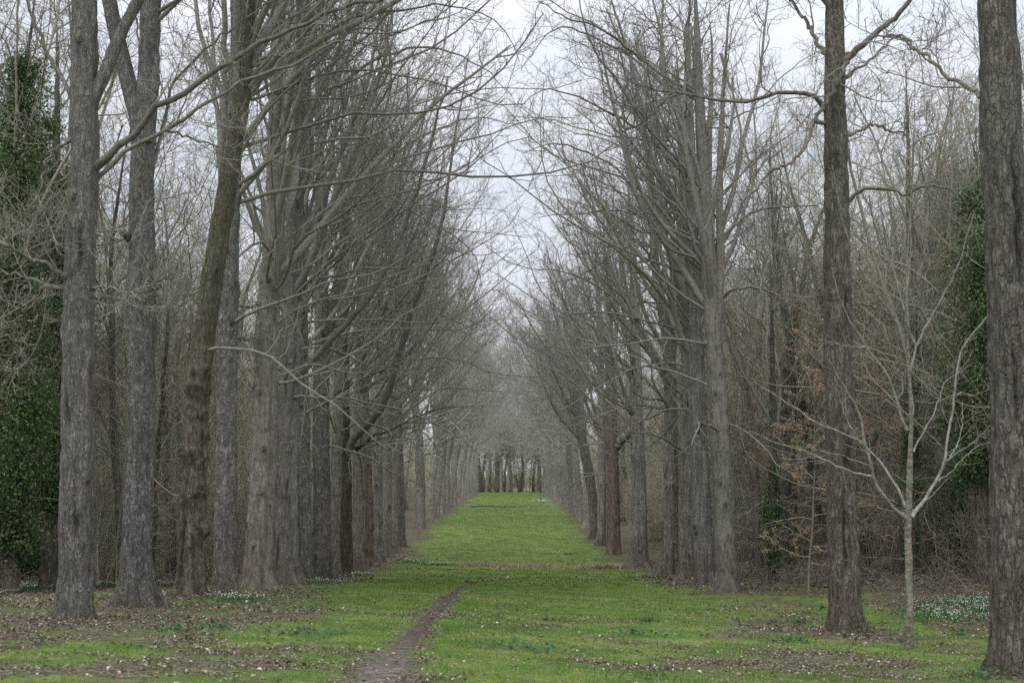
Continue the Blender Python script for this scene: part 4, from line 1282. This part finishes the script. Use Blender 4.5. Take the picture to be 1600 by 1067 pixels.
def sticks():
    rng = np.random.default_rng(90)
    n = 5200
    y = 18 + 62 * rng.random(n) ** 1.3; x = rng.uniform(-.42, .42, n) * y
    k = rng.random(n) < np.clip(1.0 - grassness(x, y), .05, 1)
    x, y = x[k], y[k]; n = len(x); K = 5
    P = np.empty((n, K, 3)); P[:, 0] = np.stack([x, y, 0 * x], 1)
    a = rng.random(n) * 6.28; L = rng.uniform(.12, .7, n)
    for i in range(1, K):
        a = a + rng.normal(0, .25, n)
        P[:, i] = P[:, i - 1] + np.stack([np.cos(a), np.sin(a), 0 * a], 1) * (L / (K - 1))[:, None]
    P[:, :, 2] = ground(P[:, :, 0], P[:, :, 1]) + .015 + .03 * rng.random((n, 1)) * np.linspace(0, 1, K)
    R = rng.uniform(.004, .010, n)[:, None] * np.linspace(1, .5, K)
    g = Geo(); g.tubes(P, R, 4)
    tag(link('twig_litter', g.mesh('twig_litter', M['limb'])), 'small fallen twigs and sticks scattered among the dead leaves', 'twigs', None, 'stuff')


sticks()


def flower_patch(label, spots, n, seed, size=.05):
    """clumps of white spring flowers with fine green leaves"""
    rng = np.random.default_rng(seed)
    x, y = [], []
    for px, py, rx, ry in spots:
        c = hit(px, py)
        m = n // len(spots)
        x.append(c[0] + rng.normal(0, rx, m)); y.append(c[1] + rng.normal(0, ry, m))
    x = np.concatenate(x); y = np.concatenate(y)
    o0 = np.array([x.mean(), y.mean(), float(ground(x.mean(), y.mean()))])
    root = thing('wildflower_patch', label, 'flowers', o0, 0, 'patches of white spring flowers')
    m = len(x) * 6
    xi = np.tile(x, 6) + rng.normal(0, .16, m); yi = np.tile(y, 6) + rng.normal(0, .2, m)
    me = blades('leaves', xi, yi, rng.uniform(.08, .20, m), rng.uniform(.012, .025, m), rng, 'herb', .9)
    me.transform(__import__('mathutils').Matrix.Translation(-o0))
    link('leaves', me, root)
    P = np.stack([x, y, ground(x, y) + rng.uniform(.10, .21, len(x))], 1) - o0
    link('flowers', leaf_mesh('flowers', P, size, rng, 'petal', np.tile([0, -.8, 1.0], (len(x), 1))), root)


flower_patch('drift of white flowers at the left edge behind the nearest trunk', [(10, 922, .7, 2.2), (45, 915, .7, 2.2), (75, 918, .6, 2), (165, 915, .6, 2)], 1000, 801, 0.034)
flower_patch('drift of white flowers between the leaning trunk and the flaky trunk', [(262, 908, .5, 1.5), (325, 905, .5, 1.2), (245, 915, .5, 1.0)], 500, 802, 0.034)
flower_patch('compact leafy clump of white flowers right of the slim grey trunk', [(368, 938, .42, .7)], 120, 803, 0.031)
flower_patch('small drift of white flowers at the feet of the left trunks further down', [(500, 909, .5, 1), (555, 899, .5, 1)], 220, 804, 0.037)
flower_patch('bank of white flowers right of the pale sapling', [(1460, 955, .5, 1.2), (1500, 945, .5, 1.2), (1530, 940, .5, 1.2), (1480, 965, .6, 1.0), (1545, 955, .4, 1.0)], 700, 805, 0.031)
flower_patch('pale flower drift crossing the left half of the avenue', [(640, 878, .7, 1.2), (680, 882, .7, 1)], 260, 806, 0.043)
flower_patch('few white flowers in the grass at the bottom edge', [(965, 1058, .3, .5), (1020, 1054, .3, .4), (1040, 1062, .2, .3)], 12, 807, 0.031)
flower_patch('white drift on the far lawn near the right row', [(845, 783, .9, 4)], 300, 808, 0.087)


def tuft(label, px, py, n, h, spread, w, seed, cat='plant', name='leaf_tuft'):
    rng = np.random.default_rng(seed)
    c = hit(px, py)
    x = c[0] + rng.normal(0, spread, n); y = c[1] + rng.normal(0, spread * .8, n)
    me = blades(name, x, y, rng.uniform(.55, 1.1, n) * h, np.full(n, w), rng, 'herb', .35, rng.random(n) * .5)
    me.transform(__import__('mathutils').Matrix.Translation(-c))
    tag(link(name, me, None, c), label, cat, 'leafy plants in the grass')


tuft('upright dark green tuft of strap leaves standing alone in the lawn', 1014, 972, 46, .24, .13, .022, 901)
tuft('rich green grassy clump by the ditch near the buttressed trunk', 945, 888, 260, .28, .8, .03, 902)


def rosette(label, px, py, n, r, seed, h=.16):
    rng = np.random.default_rng(seed)
    c = hit(px, py)
    x = rng.normal(0, r, n); y = rng.normal(0, r * .9, n)
    z = ground(c[0] + x, c[1] + y) - c[2]
    P = np.stack([x, y, z + rng.uniform(.02, h, n) * .7], 1)
    o = thing('leafy_plant', label, 'plant', c, 0, 'leafy plants in the grass')
    link('foliage', leaf_mesh('foliage', P, .10, rng, 'herb', np.tile([0, -.3, 1.0], (n, 1)), np.clip(rng.normal(.4, .25, n), 0, 1)), o)


RS = [(1245, 973, 70, .22, 'low leafy plant left of the brown trunk, nearer the lawn'), (1242, 1003, 80, .24, 'low leafy plant in the litter left of the brown trunk foot'), (1352, 988, 60, .2, 'leafy plant at the foot of the brown trunk'),
      (1278, 953, 60, .2, 'leafy plant close behind the left flank of the brown trunk'), (1500, 992, 60, .22, 'leafy plant beside the flower bank'), (1530, 1058, 90, .25, 'leafy plant at the foot of the right edge trunk'),
      (1000, 992, 90, .35, 'broad-leaved weeds below the strap-leaved tuft'), (1080, 930, 30, .15, 'small weed on the lawn before the right-hand cluster'), (290, 985, 110, .4, 'spreading weeds in front of the nearest left trunk'), (480, 992, 120, .4, 'weeds on the lawn left of the path'),
      (830, 1015, 120, .5, 'bluish weeds by the bare patch right of the path'), (340, 982, 60, .25, 'weeds between the leaning trunk and the camera'), (1190, 888, 40, .2, 'bright weed at the edge of the right wood'), (1420, 1000, 40, .14, 'leaves round the foot of the pale sapling')]
for k, (px, py, n, r, lab) in enumerate(RS): rosette(lab, px, py, n, r, 920 + k)


def dry_bank():
    rng = np.random.default_rng(95)
    n = 7000
    x = rng.uniform(-3.5, 7.5, n); y = 96.0 + .12 * x + 1.2 * fbm2(x, 0 * x, .5, 3, 8.0) + rng.normal(0, .5, n)
    k = rng.random(n) < np.clip(.4 + 1.2 * fbm2(x, y * .3, .6, 3, 2.0), .05, 1)
    x, y = x[k], y[k]
    o = link('dry_grass', blades('dry_grass', x, y, rng.uniform(.10, .34, len(x)), np.full(len(x), .05), rng, 'drygrass', 1.2))
    tag(o, 'strip of dry straw-coloured grass across the avenue', 'grass', None, 'stuff')


dry_bank()


def fallen(label, pts, r0, r1, mat, seed, sub=6, ln=(.5, 1.6)):
    rng = np.random.default_rng(seed)
    Q = np.array([hit(x, y) + np.array([0, 0, dz]) for x, y, dz in pts])
    c = Q[0].copy(); P = resample(Q - c, 18)
    P[1:-1] += rng.normal(0, .03, (16, 3)) * np.array([1, 1, .6])
    R = np.linspace(r0, r1, 18)
    g = Geo(); g.tubes(P[None], R[None], 8, True)
    if sub:
        a, ra = spawn(rng, P[None], R[None], sub, .2, .95, (60, 40), ln, .5, 7, .02, .15, .05, .012, .4)
        a[:, 1:, 2] = np.abs(a[:, 1:, 2] - P[0, 2]) * .6 + np.interp(a[:, 1:, 0], np.sort(P[:, 0]), P[np.argsort(P[:, 0]), 2])
        g.tubes(a, ra, 5)
    tag(link('fallen_branch', g.mesh('fallen_branch', M[mat]), None, c), label, 'fallen branch', 'fallen branches')


fallen('long dark fallen trunk lying across the far lawn', [(735, 792, .10), (760, 791, .12), (785, 792, .08), (806, 791, .12)], .17, .08, 'limb', 951, 5, (.8, 2))
fallen('pale bleached branch continuing the line of the far fallen trunk', [(800, 793, .1), (822, 790, .12), (846, 788, .1)], .09, .04, 'dead', 957, 4, (.8, 2))
fallen('short pale fallen branch on the lawn before the reddish trunk', [(882, 866, .06), (900, 865, .07), (918, 866, .05)], .07, .03, 'dead', 952, 2)
fallen('white crooked fallen branch by the last close-packed left trunks', [(622, 874, .05), (629, 871, .1), (634, 868, .06)], .06, .03, 'dead', 953, 4, (.4, 1.0))
fallen('dead forked branch lying among flowers at the left edge', [(0, 931, .1), (25, 929, .12), (40, 922, .2), (55, 918, .3)], .045, .02, 'limb', 954, 5, (.6, 1.4))
fallen('thin dark stick lying in the lawn', [(848, 975, .02), (865, 977, .03), (884, 980, .02)], .018, .01, 'limb', 955, 2, (.2, .5))
fallen('leaning dead pole behind the burred leaning trunk', [(318, 872, .15), (345, 866, .5), (380, 858, .9)], .06, .04, 'limb', 956, 0)

# ------------------------------------------------------------------ light, sky, camera
w = bpy.data.worlds.new('World'); scene.world = w; w.use_nodes = True
nt = w.node_tree; nt.nodes.clear()
out = nt.nodes.new('ShaderNodeOutputWorld'); bg = nt.nodes.new('ShaderNodeBackground')
sky = nt.nodes.new('ShaderNodeTexSky'); sky.sky_type = 'NISHITA'; sky.sun_disc = False
EL, AZ = math.radians(48), math.radians(200)
sky.sun_elevation = EL; sky.sun_rotation = AZ; sky.air_density = 1.0; sky.dust_density = 2.0
tcw = nt.nodes.new('ShaderNodeTexCoord')
mpw = nt.nodes.new('ShaderNodeMapping'); mpw.inputs['Scale'].default_value = (1, 1, 2.2)
ns = nt.nodes.new('ShaderNodeTexNoise'); ns.inputs['Scale'].default_value = 5; ns.inputs['Detail'].default_value = 6; ns.inputs['Roughness'].default_value = .55
rp = nt.nodes.new('ShaderNodeValToRGB')
rp.color_ramp.elements[0].position = .34; rp.color_ramp.elements[0].color = (7.2, 7.9, 9.0, 1)
rp.color_ramp.elements[1].position = .62; rp.color_ramp.elements[1].color = (9.1, 9.5, 10.1, 1)
mx = nt.nodes.new('ShaderNodeMix'); mx.data_type = 'RGBA'; mx.inputs[0].default_value = .93
nt.links.new(tcw.outputs['Generated'], mpw.inputs['Vector']); nt.links.new(mpw.outputs[0], ns.inputs['Vector'])
nt.links.new(ns.outputs['Fac'], rp.inputs['Fac'])
nt.links.new(sky.outputs[0], mx.inputs[6]); nt.links.new(rp.outputs[0], mx.inputs[7])
# an overcast dome is brighter overhead than along the horizon
spw = nt.nodes.new('ShaderNodeSeparateXYZ'); nt.links.new(tcw.outputs['Generated'], spw.inputs[0])
mr = nt.nodes.new('ShaderNodeMapRange'); mr.inputs['From Min'].default_value = .30; mr.inputs['From Max'].default_value = .95
mr.inputs['To Min'].default_value = 1.0; mr.inputs['To Max'].default_value = 2.7
nt.links.new(spw.outputs['Z'], mr.inputs['Value'])
sv = nt.nodes.new('ShaderNodeVectorMath'); sv.operation = 'SCALE'
nt.links.new(mx.outputs[2], sv.inputs[0]); nt.links.new(mr.outputs[0], sv.inputs[3])
nt.links.new(sv.outputs[0], bg.inputs['Color']); bg.inputs['Strength'].default_value = .107
nt.links.new(bg.outputs[0], out.inputs['Surface'])

sl = bpy.data.lights.new('sun', 'SUN'); sl.energy = 1.5; sl.angle = math.radians(25); sl.color = (1, .97, .92)
so = bpy.data.objects.new('sun', sl); COL.objects.link(so)
# sun_rotation is measured from +Y towards +X; the lamp shines along its -Z
so.rotation_euler = (math.pi / 2 - EL, 0, math.pi - AZ)

cam = bpy.data.cameras.new('camera'); cam.lens = 50; cam.sensor_width = 36; cam.clip_end = 3000
cam.dof.use_dof = True; cam.dof.focus_distance = 62; cam.dof.aperture_fstop = 2.0
co = bpy.data.objects.new('camera', cam); COL.objects.link(co)
co.location = (0, 0, CAM_Z); co.rotation_euler = (math.pi / 2 + PITCH, 0, 0)
scene.camera = co
scene.view_settings.view_transform = 'Standard'; scene.view_settings.look = 'None'; scene.view_settings.exposure = 0
scene.cycles.max_bounces = 6; scene.cycles.diffuse_bounces = 3
scene.cycles.use_denoising = False
